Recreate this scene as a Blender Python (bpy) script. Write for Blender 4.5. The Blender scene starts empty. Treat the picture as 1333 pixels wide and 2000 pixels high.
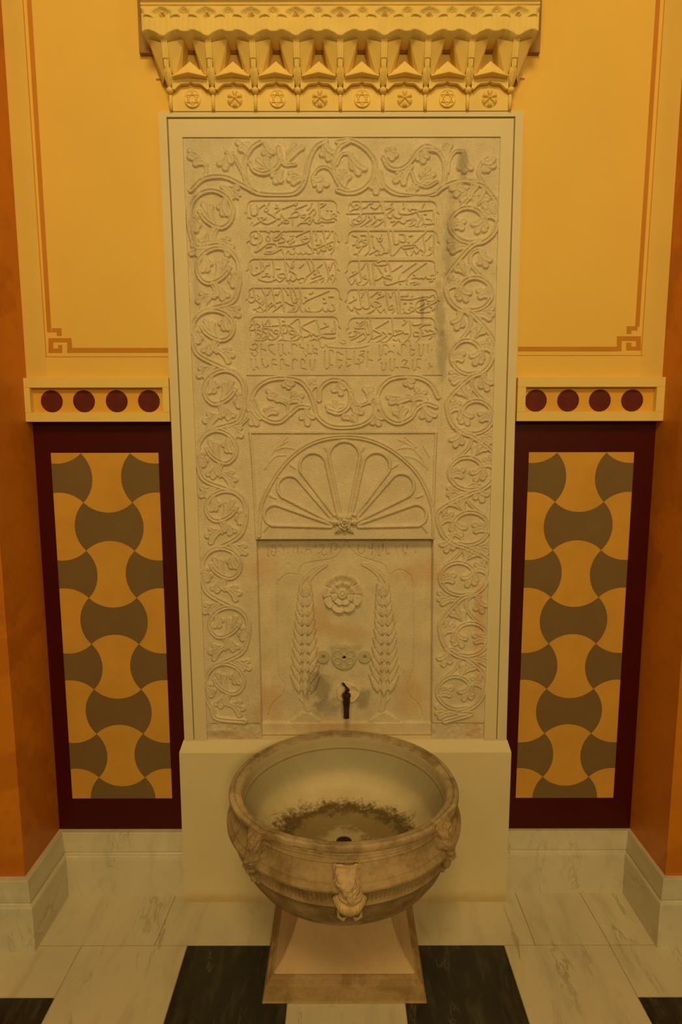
import bpy, bmesh, math, random
import numpy as np
from mathutils import Vector, Matrix
random.seed(7); rng = np.random.default_rng(7)

# ------------------------------------------------------------------ camera, light, exposure
scn = bpy.context.scene
COL = scn.collection
CAM_Z, CAM_D, F_PX, PITCH, ROLL = 1.6, 1.8765, 1107.45, -0.1212, -0.0014
cd = bpy.data.cameras.new('camera'); cam = bpy.data.objects.new('camera', cd); COL.objects.link(cam)
cam.location = (0, -CAM_D, CAM_Z)
cam.rotation_mode = 'XYZ'
cam.rotation_euler = (math.pi/2 + PITCH, -ROLL, 0)
cd.sensor_fit = 'VERTICAL'; cd.sensor_height = 36; cd.sensor_width = 24
cd.lens = 36*F_PX/2000; cd.clip_start = 0.02
scn.camera = cam
scn.view_settings.view_transform = 'Standard'; scn.view_settings.look = 'None'
scn.view_settings.gamma = 1; scn.view_settings.use_curve_mapping = False
scn.view_settings.exposure = 0.0

w = bpy.data.worlds.new('world'); scn.world = w; w.use_nodes = True
bg = w.node_tree.nodes['Background']
bg.inputs[0].default_value = (1.0, 0.68, 0.235, 1); bg.inputs[1].default_value = 0.12

def area(name, loc, target, size, power, col=(1.0, 0.685, 0.24)):
    l = bpy.data.lights.new(name, 'AREA'); l.shape = 'DISK'; l.size = size; l.energy = power; l.color = col
    o = bpy.data.objects.new(name, l); COL.objects.link(o); o.location = loc
    o.rotation_euler = (Vector(target)-Vector(loc)).to_track_quat('-Z', 'Y').to_euler()
    return o
area('ceiling_lamp', (-0.1, -2.9, 4.1), (0, 0, 1.5), 0.8, 47)
area('front_fill', (0.5, -4.6, 2.9), (0, 0, 1.3), 0.8, 50)  # added fill from behind the camera, lifts the lower wall and niche
area('ceiling_lamp', (-1.6, -2.6, 3.9), (0, 0, 1.4), 0.6, 6)
area('ceiling_lamp', (1.6, -2.6, 3.9), (0, 0, 1.4), 0.6, 6)

# ------------------------------------------------------------------ picture point -> point on a real plane
_cp, _sp = math.cos(PITCH), math.sin(PITCH); _cr, _sr = math.cos(ROLL), math.sin(ROLL)
_f = np.array([0, _cp, _sp]); _r = np.array([1., 0, 0]); _u = np.cross(_r, _f)
_r2 = _cr*_r+_sr*_u; _u2 = -_sr*_r+_cr*_u
_C = np.array([0, -CAM_D, CAM_Z])
def wall_pt(px, py, y):
    d = _f+_r2*(px-666.5)/F_PX-_u2*(py-1000)/F_PX
    q = _C+d*((y-_C[1])/d[1]); return q[0], q[2]

# ------------------------------------------------------------------ materials
def mat(name, base, rough=0.6, noise=0.12, nscale=6, bump=0.0, bscale=120, spec=0.3, extra=None, detail=6):
    m = bpy.data.materials.new(name); m.use_nodes = True
    nt = m.node_tree; N, L = nt.nodes, nt.links
    b = N['Principled BSDF']; b.inputs['Roughness'].default_value = rough
    b.inputs['Specular IOR Level'].default_value = spec
    tc = N.new('ShaderNodeTexCoord')
    n = N.new('ShaderNodeTexNoise'); n.inputs['Scale'].default_value = nscale; n.inputs['Detail'].default_value = detail
    n.inputs['Roughness'].default_value = 0.6
    L.new(tc.outputs['Object'], n.inputs['Vector'])
    r = N.new('ShaderNodeValToRGB'); e = r.color_ramp.elements
    e[0].position = 0.3; e[1].position = 0.7
    e[0].color = tuple(c*(1-noise) for c in base)+(1,); e[1].color = tuple(min(1, c*(1+noise)) for c in base)+(1,)
    L.new(n.outputs['Fac'], r.inputs['Fac'])
    out = r.outputs['Color']
    if extra: out = extra(nt, tc, out)
    L.new(out, b.inputs['Base Color'])
    if bump:
        n2 = N.new('ShaderNodeTexNoise'); n2.inputs['Scale'].default_value = bscale; n2.inputs['Detail'].default_value = 5
        L.new(tc.outputs['Object'], n2.inputs['Vector'])
        bp = N.new('ShaderNodeBump'); bp.inputs['Strength'].default_value = bump; bp.inputs['Distance'].default_value = 0.004
        L.new(n2.outputs['Fac'], bp.inputs['Height']); L.new(bp.outputs['Normal'], b.inputs['Normal'])
    return m

def mixcol(nt, fac, a, col, blend='MIX'):
    mx = nt.nodes.new('ShaderNodeMix'); mx.data_type = 'RGBA'; mx.blend_type = blend
    nt.links.new(fac, mx.inputs[0]); nt.links.new(a, mx.inputs[6])
    mx.inputs[7].default_value = tuple(col)+(1,)
    return mx.outputs[2]
def math_n(nt, op, a, b=None, clamp=False):
    m = nt.nodes.new('ShaderNodeMath'); m.operation = op; m.use_clamp = clamp
    for i, v in enumerate((a, b)):
        if v is None: continue
        if isinstance(v, (int, float)): m.inputs[i].default_value = v
        else: nt.links.new(v, m.inputs[i])
    return m.outputs[0]
def noise_n(nt, tc, scale, detail=6, rough=0.6, dist=0.0):
    n = nt.nodes.new('ShaderNodeTexNoise'); n.inputs['Scale'].default_value = scale
    n.inputs['Detail'].default_value = detail; n.inputs['Roughness'].default_value = rough
    n.inputs['Distortion'].default_value = dist
    nt.links.new(tc.outputs['Object'], n.inputs['Vector']); return n.outputs['Fac']
def ramp(nt, v, lo, hi):
    m = nt.nodes.new('ShaderNodeMapRange'); m.inputs[1].default_value = lo; m.inputs[2].default_value = hi
    m.interpolation_type = 'SMOOTHSTEP'
    nt.links.new(v, m.inputs[0]); return m.outputs[0]
def blob(nt, tc, c, rad, wob=0.5, nsc=14):
    """soft edged stain around point c (object space) with radii rad, edge broken by noise"""
    mp = nt.nodes.new('ShaderNodeMapping'); mp.vector_type = 'TEXTURE'
    mp.inputs['Location'].default_value = (c[0]-.006, c[1]+.02, c[2]-.5905); mp.inputs['Scale'].default_value = rad
    nt.links.new(tc.outputs['Object'], mp.inputs['Vector'])
    ln = nt.nodes.new('ShaderNodeVectorMath'); ln.operation = 'LENGTH'; nt.links.new(mp.outputs[0], ln.inputs[0])
    n = noise_n(nt, tc, nsc, 7, 0.7)
    d = math_n(nt, 'ADD', ln.outputs['Value'], math_n(nt, 'MULTIPLY', math_n(nt, 'SUBTRACT', n, 0.5), wob*3))
    return ramp(nt, d, 1.15, 0.35)

def veins(col, amt=0.5, scale=2.2, dark=False):
    def f(nt, tc, out):
        mp = nt.nodes.new('ShaderNodeMapping'); mp.inputs['Rotation'].default_value = (0.3, 0.2, 0.95); mp.inputs['Scale'].default_value = (3.2, 0.8, 1.6)
        nt.links.new(tc.outputs['Object'], mp.inputs['Vector'])
        def nz(sc, det, dist):
            q = nt.nodes.new('ShaderNodeTexNoise'); q.inputs['Scale'].default_value = sc; q.inputs['Detail'].default_value = det
            q.inputs['Roughness'].default_value = 0.62; q.inputs['Distortion'].default_value = dist
            nt.links.new(mp.outputs[0], q.inputs['Vector']); return q.outputs['Fac']
        n = nz(scale*1.2, 8, 0.5)
        v = math_n(nt, 'ABSOLUTE', math_n(nt, 'SUBTRACT', n, 0.42))
        msk = ramp(nt, nz(scale*0.9, 3, 0.0), 0.45, 0.62)
        out = mixcol(nt, math_n(nt, 'MULTIPLY', math_n(nt, 'MULTIPLY', ramp(nt, v, 0.022, 0.0), msk), amt*1.2), out, col)
        out = mixcol(nt, math_n(nt, 'MULTIPLY', ramp(nt, nz(scale*2.2, 7, 0.4), 0.46, 0.74), amt*0.6), out, col)
        return out
    return f

def stone_extra(nt, tc, out):
    # worn slab: warm pink patches low in the niche, grey damp stains round the tap, a grey run down the right of the tablet
    speck = noise_n(nt, tc, 160, 3, 0.7)
    out = mixcol(nt, math_n(nt, 'MULTIPLY', ramp(nt, speck, 0.52, 0.72), 0.5), out, (0.50, 0.44, 0.36))
    pk = (0.70, 0.46, 0.27)
    for c, r in (((-0.25, -0.01, 0.70), (0.06, 1, 0.09)), ((0.24, -0.01, 0.73), (0.06, 1, 0.10)), ((0.27, -0.01, 1.17), (0.10, 1, 0.05)), ((-0.27, -0.01, 1.19), (0.07, 1, 0.05)),
                 ((-0.37, -0.04, 0.60), (0.09, 1, 0.025)), ((0.45, -0.04, 0.63), (0.04, 1, 0.06)), ((0.46, -0.04, 0.95), (0.02, 1, 0.25)), ((-0.02, -0.01, 0.62), (0.2, 1, 0.03)), ((-0.07, -0.01, 1.0), (0.05, 1, 0.07)), ((0.0, -0.01, 0.96), (0.10, 1, 0.04))):
        out = mixcol(nt, math_n(nt, 'MULTIPLY', blob(nt, tc, c, r), 0.55), out, pk)
    gy = (0.30, 0.26, 0.19)
    for c, r, a in (((-0.075, -0.01, 0.765), (0.045, 1, 0.08), .85), ((0.075, -0.01, 0.72), (0.03, 1, 0.05), .8), ((-0.05, -0.01, 0.69), (0.06, 1, 0.04), .6), ((0.01, -0.01, 0.90), (0.06, 1, 0.015), .5),
                    ((0.37, -0.04, 2.44), (0.018, 1, 0.06), .7), ((0.335, -0.04, 2.22), (0.022, 1, 0.15), .55), ((0.31, -0.04, 2.0), (0.022, 1, 0.12), .6), ((0.32, -0.04, 1.88), (0.02, 1, 0.09), .6),
                    ((0.255, -0.04, 2.02), (0.008, 1, 0.05), .7), ((-0.45, -0.04, 2.2), (0.012, 1, 0.25), .35), ((-0.40, -0.04, 0.61), (0.09, 1, 0.015), .4)):
        out = mixcol(nt, math_n(nt, 'MULTIPLY', blob(nt, tc, c, r, 0.75, 30), a*.8), out, gy)
    return out

def basin_extra(nt, tc, out):
    # object space of the basin: origin at the pedestal foot below its centre
    sx = nt.nodes.new('ShaderNodeSeparateXYZ'); nt.links.new(tc.outputs['Object'], sx.inputs[0])
    d1 = noise_n(nt, tc, 9, 8, 0.72)
    out = mixcol(nt, math_n(nt, 'MULTIPLY', ramp(nt, d1, 0.38, 0.66), 0.85), out, (0.18, 0.112, 0.05))
    d2 = noise_n(nt, tc, 38, 6, 0.7)
    out = mixcol(nt, math_n(nt, 'MULTIPLY', ramp(nt, d2, 0.55, 0.75), 0.5), out, (0.14, 0.105, 0.06))
    d3 = noise_n(nt, tc, 5, 5, 0.6)
    out = mixcol(nt, math_n(nt, 'MULTIPLY', ramp(nt, d3, 0.56, 0.72), 0.45), out, (0.62, 0.47, 0.33))
    return out
def inner_extra(nt, tc, out):
    sx = nt.nodes.new('ShaderNodeSeparateXYZ'); nt.links.new(tc.outputs['Object'], sx.inputs[0])
    z = sx.outputs[2]
    # greenish upper wall below the water line, brown stain line
    out = mixcol(nt, math_n(nt, 'MULTIPLY', math_n(nt, 'MULTIPLY', ramp(nt, z, 0.50, 0.56), ramp(nt, z, 0.607, 0.597)), 0.65), out, (0.27, 0.25, 0.17))
    out = mixcol(nt, math_n(nt, 'MULTIPLY', ramp(nt, z, 0.597, 0.603), 0.55), out, (0.36, 0.28, 0.19))
    ln = math_n(nt, 'ABSOLUTE', math_n(nt, 'SUBTRACT', z, 0.599))
    out = mixcol(nt, math_n(nt, 'MULTIPLY', ramp(nt, ln, 0.004, 0.0), 0.6), out, (0.12, 0.09, 0.05))
    # algae patch on the floor of the bowl
    mp = nt.nodes.new('ShaderNodeMapping'); mp.vector_type = 'TEXTURE'; mp.inputs['Location'].default_value = (0.0, 0.005, 0); mp.inputs['Scale'].default_value = (0.205, 0.15, 100)
    nt.links.new(tc.outputs['Object'], mp.inputs['Vector'])
    l = nt.nodes.new('ShaderNodeVectorMath'); l.operation = 'LENGTH'; nt.links.new(mp.outputs[0], l.inputs[0]); r = l.outputs['Value']
    n = noise_n(nt, tc, 26, 9, 0.75); n2 = noise_n(nt, tc, 90, 6, 0.75)
    rr = math_n(nt, 'ADD', r, math_n(nt, 'ADD', math_n(nt, 'MULTIPLY', math_n(nt, 'SUBTRACT', n, 0.5), 0.7), math_n(nt, 'MULTIPLY', math_n(nt, 'SUBTRACT', n2, 0.5), 0.6)))
    body = ramp(nt, rr, 1.10, 0.84)
    band = math_n(nt, 'MULTIPLY', body, ramp(nt, rr, 0.62, 0.85))
    out = mixcol(nt, math_n(nt, 'MULTIPLY', body, 0.78), out, (0.20, 0.135, 0.04))
    out = mixcol(nt, math_n(nt, 'MULTIPLY', band, 0.8), out, (0.075, 0.048, 0.012))
    out = mixcol(nt, math_n(nt, 'MULTIPLY', ramp(nt, rr, 0.38, 0.16), 0.75), out, (0.60, 0.52, 0.36))
    return out
def plaster_blotch(col2, sc=2.4, lo=0.50, hi=0.56, amt=0.5):
    def f(nt, tc, out):
        n = noise_n(nt, tc, sc, 5, 0.6, 0.7)
        out = mixcol(nt, math_n(nt, 'MULTIPLY', ramp(nt, n, lo, hi), amt), out, col2)
        n2 = noise_n(nt, tc, sc*9, 6, 0.6, 0.3)
        return mixcol(nt, math_n(nt, 'MULTIPLY', ramp(nt, n2, 0.5, 0.7), 0.25), out, tuple(c*0.8 for c in col2))
    return f

M = {}
M['slab'] = mat('worn_limestone', (0.74, 0.64, 0.49), 0.75, 0.10, 14, 0.8, 320, 0.25, stone_extra)
M['cream'] = mat('cream_plaster', (0.73, 0.63, 0.43), 0.6, 0.04, 4, 0.10, 60, 0.3)
M['canopy'] = mat('yellow_stone', (0.83, 0.62, 0.22), 0.7, 0.07, 12, 0.15, 160, 0.25)
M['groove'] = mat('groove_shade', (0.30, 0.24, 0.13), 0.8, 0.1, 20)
M['upper'] = mat('yellow_plaster', (0.83, 0.55, 0.13), 0.65, 0.03, 3, 0.06, 50, 0.25)
M['margin'] = mat('olive_yellow_paint', (0.76, 0.54, 0.15), 0.6, 0.03, 4, 0.05, 50, 0.25)
M['stencil'] = mat('brown_paint', (0.56, 0.24, 0.02), 0.6, 0.05, 8)
M['orange'] = mat('terracotta_plaster', (0.66, 0.22, 0.012), 0.42, 0.10, 3, 0.08, 40, 0.4, plaster_blotch((0.46, 0.13, 0.006)))
M['maroon'] = mat('maroon_paint', (0.060, 0.002, 0.002), 0.45, 0.12, 5, 0.06, 60, 0.25)
M['ochre'] = mat('ochre_paint', (0.66, 0.35, 0.06), 0.6, 0.09, 7, 0.05, 60, 0.25)
M['greypaint'] = mat('grey_paint', (0.20, 0.126, 0.055), 0.6, 0.06, 9, 0.05, 60, 0.25)
M['friezeback'] = mat('orange_yellow_paint', (0.76, 0.42, 0.07), 0.6, 0.08, 9, 0.05, 60, 0.25)
M['roundel'] = mat('red_brown_paint', (0.115, 0.012, 0.008), 0.6, 0.25, 30)
M['ledge'] = mat('pale_yellow_paint', (0.84, 0.62, 0.20), 0.55, 0.03, 5, 0.05, 60, 0.25)
M['white'] = mat('white_marble', (0.66, 0.60, 0.47), 0.28, 0.08, 3, 0.02, 30, 0.45, veins((0.30, 0.26, 0.17), 0.55))
M['skirt'] = mat('grey_marble', (0.66, 0.61, 0.50), 0.22, 0.07, 4, 0.015, 30, 0.45, veins((0.36, 0.33, 0.25), 0.45, 3.0))
M['black'] = mat('black_marble', (0.022, 0.021, 0.017), 0.25, 0.5, 5, 0, 0, 0.4, veins((0.16, 0.15, 0.11), 0.45, 4.0))
M['grout'] = mat('grout', (0.36, 0.30, 0.19), 0.85, 0.2, 30)
M['basin'] = mat('weathered_marble', (0.45, 0.355, 0.225), 0.62, 0.12, 10, 0.4, 130, 0.3, basin_extra)
M['body'] = mat('grimy_marble', (0.40, 0.285, 0.16), 0.65, 0.14, 10, 0.5, 130, 0.3, basin_extra)
M['stump'] = mat('broken_pink_marble', (0.56, 0.40, 0.25), 0.7, 0.16, 30, 0.5, 160, 0.25)
M['pod'] = mat('yellowed_marble', (0.62, 0.46, 0.23), 0.65, 0.16, 40, 0.4, 160, 0.25)
M['bowl'] = mat('water_worn_marble', (0.60, 0.52, 0.35), 0.55, 0.10, 8, 0.2, 160, 0.3, inner_extra)
M['pedestal'] = mat('pink_sandstone', (0.62, 0.43, 0.27), 0.8, 0.12, 6, 0.5, 240, 0.2,
                    plaster_blotch((0.58, 0.44, 0.28), 5, 0.45, 0.6, 0.6))
M['foot'] = mat('damp_stone', (0.42, 0.29, 0.155), 0.75, 0.15, 8, 0.4, 160, 0.2, plaster_blotch((0.25, 0.15, 0.06), 9, 0.48, 0.6, 0.6))
M['disc'] = mat('pale_green_marble', (0.52, 0.47, 0.33), 0.5, 0.06, 10, 0.15, 200, 0.3)
M['hole'] = mat('dark_pipe_bore', (0.03, 0.022, 0.012), 0.8, 0.1, 10)
M['patch'] = mat('pale_mortar', (0.74, 0.63, 0.42), 0.8, 0.08, 20, 0.4, 120, 0.2)
M['bronze'] = mat('dark_bronze', (0.085, 0.045, 0.018), 0.32, 0.3, 20, 0.1, 60, 0.5)
M['bronze'].node_tree.nodes['Principled BSDF'].inputs['Metallic'].default_value = 0.75
M['wood'] = mat('brown_wood', (0.34, 0.20, 0.07), 0.7, 0.15, 12)

def brown_foot(nt, tc, out):  # plinth colour turns browner towards the bottom, edge broken by noise
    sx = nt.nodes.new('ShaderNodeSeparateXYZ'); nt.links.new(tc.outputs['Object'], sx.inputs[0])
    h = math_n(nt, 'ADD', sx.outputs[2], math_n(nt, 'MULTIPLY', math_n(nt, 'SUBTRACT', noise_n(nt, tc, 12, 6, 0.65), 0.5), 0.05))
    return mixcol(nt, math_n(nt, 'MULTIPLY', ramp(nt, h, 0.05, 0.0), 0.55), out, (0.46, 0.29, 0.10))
M['plinth'] = mat('cream_plinth_plaster', (0.73, 0.63, 0.43), 0.6, 0.04, 4, 0.10, 60, 0.3, brown_foot)

# ------------------------------------------------------------------ object helpers
def thing(name, label, cat, loc=(0, 0, 0), group=None):
    o = bpy.data.objects.new(name, None); COL.objects.link(o); o.location = loc
    o.empty_display_size = 0.1
    o['label'] = label; o['category'] = cat
    if group: o['group'] = group
    return o
def origin(p):
    v = Vector((0, 0, 0))
    while p: v += p.location; p = p.parent
    return v
def link(name, me, m, parent=None, smooth=False, kind=None):
    ms = m if isinstance(m, (list, tuple)) else [m]
    for x in ms: me.materials.append(x)
    o = bpy.data.objects.new(name, me); COL.objects.link(o)
    if parent:
        v = origin(parent)
        if v.length > 0: me.transform(Matrix.Translation(-v))
        o.parent = parent
    if kind: o['kind'] = kind
    if smooth: me.shade_smooth()
    return o
def from_bm(name, bm, m, parent=None, smooth=False, kind=None, bevel=0, recalc=True):
    if recalc: bmesh.ops.recalc_face_normals(bm, faces=bm.faces)
    if bevel:
        es = [e for e in bm.edges if len(e.link_faces) == 2 and e.calc_face_angle(0) > 0.6]
        bmesh.ops.bevel(bm, geom=es, offset=bevel, segments=2, affect='EDGES', clamp_overlap=True)
    me = bpy.data.meshes.new(name); bm.to_mesh(me); bm.free()
    return link(name, me, m, parent, smooth, kind)
def box(bm, x0, x1, y0, y1, z0, z1, mi=0):
    vs = [bm.verts.new(p) for p in ((x0,y0,z0),(x1,y0,z0),(x1,y1,z0),(x0,y1,z0),(x0,y0,z1),(x1,y0,z1),(x1,y1,z1),(x0,y1,z1))]
    for f in ((0,3,2,1),(4,5,6,7),(0,1,5,4),(1,2,6,5),(2,3,7,6),(3,0,4,7)):
        bm.faces.new([vs[i] for i in f]).material_index = mi
def prism(bm, pts, y0, y1, mi=0):
    """polygon in x,z extruded from y0 (front) to y1 (back)"""
    a = [bm.verts.new((x, y0, z)) for x, z in pts]; b = [bm.verts.new((x, y1, z)) for x, z in pts]
    n = len(pts); fs = [bm.faces.new(a), bm.faces.new(b[::-1])]
    for i in range(n): fs.append(bm.faces.new((a[i], b[i], b[(i+1) % n], a[(i+1) % n])))
    for f in fs: f.material_index = mi
    return fs
def tube(bm, pts, rad, seg=10, cap=True):
    pts = [Vector(p) for p in pts]; n = len(pts)
    rad = [rad]*n if not hasattr(rad, '__len__') else rad
    rings = []; up = None
    for i, p in enumerate(pts):
        t = (pts[min(i+1, n-1)]-pts[max(i-1, 0)]).normalized()
        if up is None:
            up = Vector((0, 0, 1)) if abs(t.z) < 0.9 else Vector((1, 0, 0))
        a = (up - t*up.dot(t)).normalized(); up = a; b = t.cross(a)
        rings.append([bm.verts.new(p+(a*math.cos(k*2*math.pi/seg)+b*math.sin(k*2*math.pi/seg))*rad[i]) for k in range(seg)])
    for r0, r1 in zip(rings, rings[1:]):
        for k in range(seg): bm.faces.new((r0[k], r0[(k+1) % seg], r1[(k+1) % seg], r1[k]))
    if cap: bm.faces.new(rings[0][::-1]); bm.faces.new(rings[-1])
def ball(bm, c, r, sc=(1, 1, 1), seg=16):
    res = bmesh.ops.create_uvsphere(bm, u_segments=seg, v_segments=seg//2+2, radius=r)
    for v in res['verts']: v.co = Vector((v.co.x*sc[0]+c[0], v.co.y*sc[1]+c[1], v.co.z*sc[2]+c[2]))
    return res['verts']
def grid_mesh(name, P, wrap=False, flip=False):
    """P: (n,m,3) array -> mesh of quads"""
    n, m, _ = P.shape
    me = bpy.data.meshes.new(name)
    idx = np.arange(n*m).reshape(n, m)
    if wrap:
        a, b = idx[:-1], idx[1:]; a2, b2 = np.roll(a, -1, 1), np.roll(b, -1, 1)
        q = np.stack([a, a2, b2, b], -1).reshape(-1, 4)
    else:
        q = np.stack([idx[:-1, :-1], idx[:-1, 1:], idx[1:, 1:], idx[1:, :-1]], -1).reshape(-1, 4)
    if flip: q = q[:, ::-1]
    me.vertices.add(n*m); me.vertices.foreach_set('co', P.reshape(-1).astype(np.float32))
    k = len(q); me.loops.add(4*k); me.loops.foreach_set('vertex_index', q.reshape(-1).astype(np.int32))
    me.polygons.add(k); me.polygons.foreach_set('loop_start', (np.arange(k)*4).astype(np.int32))
    me.update(calc_edges=True); me.validate()
    return me

# ------------------------------------------------------------------ room shell
XL, XR, UY = -1.0096, 1.0319, -0.0178         # niche corners, plane of the upper wall
PF = -0.2234                                  # front face of the flanking piers
PLW, PRW = -0.552, 0.578
# floor: border slabs along the wall, then large black and white squares
TX = [-0.8352+0.3392*k for k in range(6)]; YA = -0.239; YB = -0.411
bm = bmesh.new()
box(bm, -6, 6, -9.0, 0.25, -0.06, -0.0012, 0)
def tile(x0, x1, y0, y1, mi, g=0.0012):
    box(bm, x0+g, x1-g, y0+g, y1-g, -0.02, 0.0, mi)
def slab4(p, mi):      # border slab with slanted joints
    a = [bm.verts.new((x, y, 0)) for x, y in p]; b = [bm.verts.new((x, y, -0.02)) for x, y in p]
    bm.faces.new(a).material_index = mi; n = len(p)
    for i in range(n): bm.faces.new((a[i], b[i], b[(i+1) % n], a[(i+1) % n])).material_index = mi
cuts = [(-1.40, -1.40), (-0.588, -0.6005), (0.008, 0.008), (0.622, 0.622), (0.850, 0.862), (1.45, 1.45)]
g = 0.0014
for (a0, a1), (b0, b1) in zip(cuts, cuts[1:]):
    slab4([(a0+g, 0.05), (a1+g, YA+g), (b1-g, YA+g), (b0-g, 0.05)], 1)
tile(-6, TX[0], YB, YA, 1); tile(-6, TX[0], YB-0.4244, YB, 2)
tile(TX[5], 6, YB, YA, 1); tile(TX[5], 6, YB-0.4244, YB, 2)
for k, mi in enumerate((1, 2, 1, 2, 1)): tile(TX[k], TX[k+1], YA-0.3392, YA, mi)
for k, mi in enumerate((2, 1, 2, 1, 2)): tile(TX[k], TX[k+1], YA-0.6784, YA-0.3392, mi)
for r in range(2, 24):
    for k in range(-14, 19):
        x0 = TX[0]+0.3392*k; tile(x0, x0+0.3392, YA-0.3392*(r+1), YA-0.3392*r, 1+(k+r) % 2)
from_bm('floor', bm, [M['grout'], M['white'], M['black']], kind='structure')

# back wall: dado plane at y=0, upper plane a little proud of it
def wall(name, m, *bx):
    bm = bmesh.new()
    for b_ in bx: box(bm, *b_)
    return from_bm(name, bm, m, kind='structure')
wall('wall_back', M['maroon'], (XL-0.02, XR+0.02, 0.0, 0.25, -0.05, 3.60))
wall('wall_upper_left', M['upper'], (XL-0.02, -.545, UY, 0.0, 1.70, 3.60))
wall('wall_upper_right', M['upper'], (.548, XR+0.02, UY, 0.0, 1.70, 3.60))
wall('wall_upper_middle', M['upper'], (-.545, .548, UY, 0.0, 2.5856, 3.60))

# orange piers left and right of the niche
bm = bmesh.new(); box(bm, -6, XL, PF, 0.25, -0.05, 3.60); from_bm('wall_left', bm, M['orange'], kind='structure')
bm = bmesh.new(); box(bm, XR, 6, PF, 0.25, -0.05, 3.60); from_bm('wall_right', bm, M['orange'], kind='structure')

# painted stencil lines on the upper wall (flat paint, half a millimetre)
def uw(px, py): return wall_pt(px, py, UY)
EC = [0]
def rect_px(bm, x0, y0, x1, y1):
    EC[0] += 1; e = 0.0005+EC[0]*1e-5
    p = [uw(x0, y0), uw(x1, y0), uw(x1, y1), uw(x0, y1)]
    prism(bm, [(q[0], q[1]) for q in p[::-1]], UY-e, UY+0.001)
for side in (0, 1):
    bm = bmesh.new()
    if side == 0:
        sc, ox, oy = 3.3333, 0, 560; R = lambda a, b, c, d: rect_px(bm, ox+a/sc, oy+b/sc, ox+c/sc, oy+d/sc)
        xa, xb, zt = -0.9335, -0.9195, 3.4
        zb = uw(94, 560+297/sc)[1]; prism(bm, [(xa-.001, zb), (xb-.001, zb), (xb, zt), (xa, zt)], UY-.0005, UY+.001)
        zb = uw(89, 560+455/sc)[1]; prism(bm, [(-.9435, zb), (-.9410, zb), (-.9450, zt), (-.9475, zt)], UY-.0005, UY+.001)
        R(338, 270, 400, 297); R(370, 296, 401, 320)
        R(315, 335, 465, 362); R(315, 361, 347, 431); R(346, 402, 405, 431); R(378, 379, 405, 403); R(437, 361, 468, 431); R(467, 398, 1096, 430)
        R(296, 454, 1096, 458)
    else:
        sc, ox, oy = 3.574, 960, 560; R = lambda a, b, c, d: rect_px(bm, ox+a/sc, oy+b/sc, ox+c/sc, oy+d/sc)
        xa, xb, zt = uw(960+1020/sc, 820-255)[0], uw(960+1050/sc, 565)[0], 3.4
        zb = uw(1245, 560+279/sc)[1]; prism(bm, [(xa, zb), (xb, zb), (xb+.006, zt), (xa+.006, zt)], UY-.0005, UY+.001)
        xc = uw(960+1065/sc, 600)[0]; zb = uw(1258, 560+478/sc)[1]; prism(bm, [(xc, zb), (xc+.0024, zb), (xc+.0094, zt), (xc+.007, zt)], UY-.0005, UY+.001)
        R(945, 276, 1021, 305); R(945, 304, 978, 330)
        R(877, 346, 1045, 378); R(1010, 377, 1045, 445); R(942, 418, 1011, 445); R(942, 390, 978, 419); R(877, 377, 910, 450); R(186, 419, 878, 451)
        R(186, 478, 1064, 482)
    o = from_bm('trim_%d' % (side+1), bm, M['stencil'], kind='structure')
# margin strips of slightly greyer yellow between the corner and the stencil line
for side in (0, 1):
    bm = bmesh.new()
    if side == 0: prism(bm, [(XL, 1.806), (-.9432, 1.806), (-.948, 3.4), (XL, 3.4)], UY-.0003, UY+.001)
    else: prism(bm, [(xc+.0032, 1.806), (XR, 1.806), (XR, 3.4), (xc+.0105, 3.4)], UY-.0003, UY+.001)
    from_bm('trim_%d' % (side+3), bm, M['margin'], kind='structure')

# moulded marble skirting, swept round niche corner and pier
def sweep(path, prof, sides):
    """path: list of xy, prof: list of (depth, z); sides gives the outward (into room) normal per segment"""
    bm = bmesh.new(); n = len(path); rings = []
    for i, p in enumerate(path):
        ns = [Vector(sides[j]) for j in (i-1, i) if 0 <= j < n-1]
        if len(ns) == 2: d = (ns[0]+ns[1])/(1+ns[0].dot(ns[1]))
        else: d = ns[0]
        rings.append([bm.verts.new((p[0]+d.x*q, p[1]+d.y*q, z)) for q, z in prof])
    for a, b in zip(rings, rings[1:]):
        for k in range(len(prof)-1): bm.faces.new((a[k], b[k], b[k+1], a[k+1]))
    return bm
def skirt_prof(d):
    s = d/0.040
    pr = [(0.0, .2300), (.019*s, .2300), (.0205*s, .2275), (.0215*s, .218), (.024*s, .200), (.027*s, .184), (.0285*s, .172), (.029*s, .163),
          (.0255*s, .1605), (.0245*s, .156), (.0275*s, .1535), (.036*s, .1525), (.0385*s, .149), (.0395*s, .143), (.040*s, .137), (.040*s, 0)]
    return pr
bm = sweep([(PLW+.004, 0), (XL, 0), (XL, PF), (-5.9, PF)], skirt_prof(.038), [(0, -1), (1, 0), (0, -1)])
o = from_bm('baseboard_left', bm, M['skirt'], kind='structure')
bm = sweep([(PRW-.004, 0), (XR, 0), (XR, PF), (5.9, PF)], skirt_prof(.026), [(0, -1), (-1, 0), (0, -1)])
o = from_bm('baseboard_right', bm, M['skirt'], kind='structure')

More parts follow.
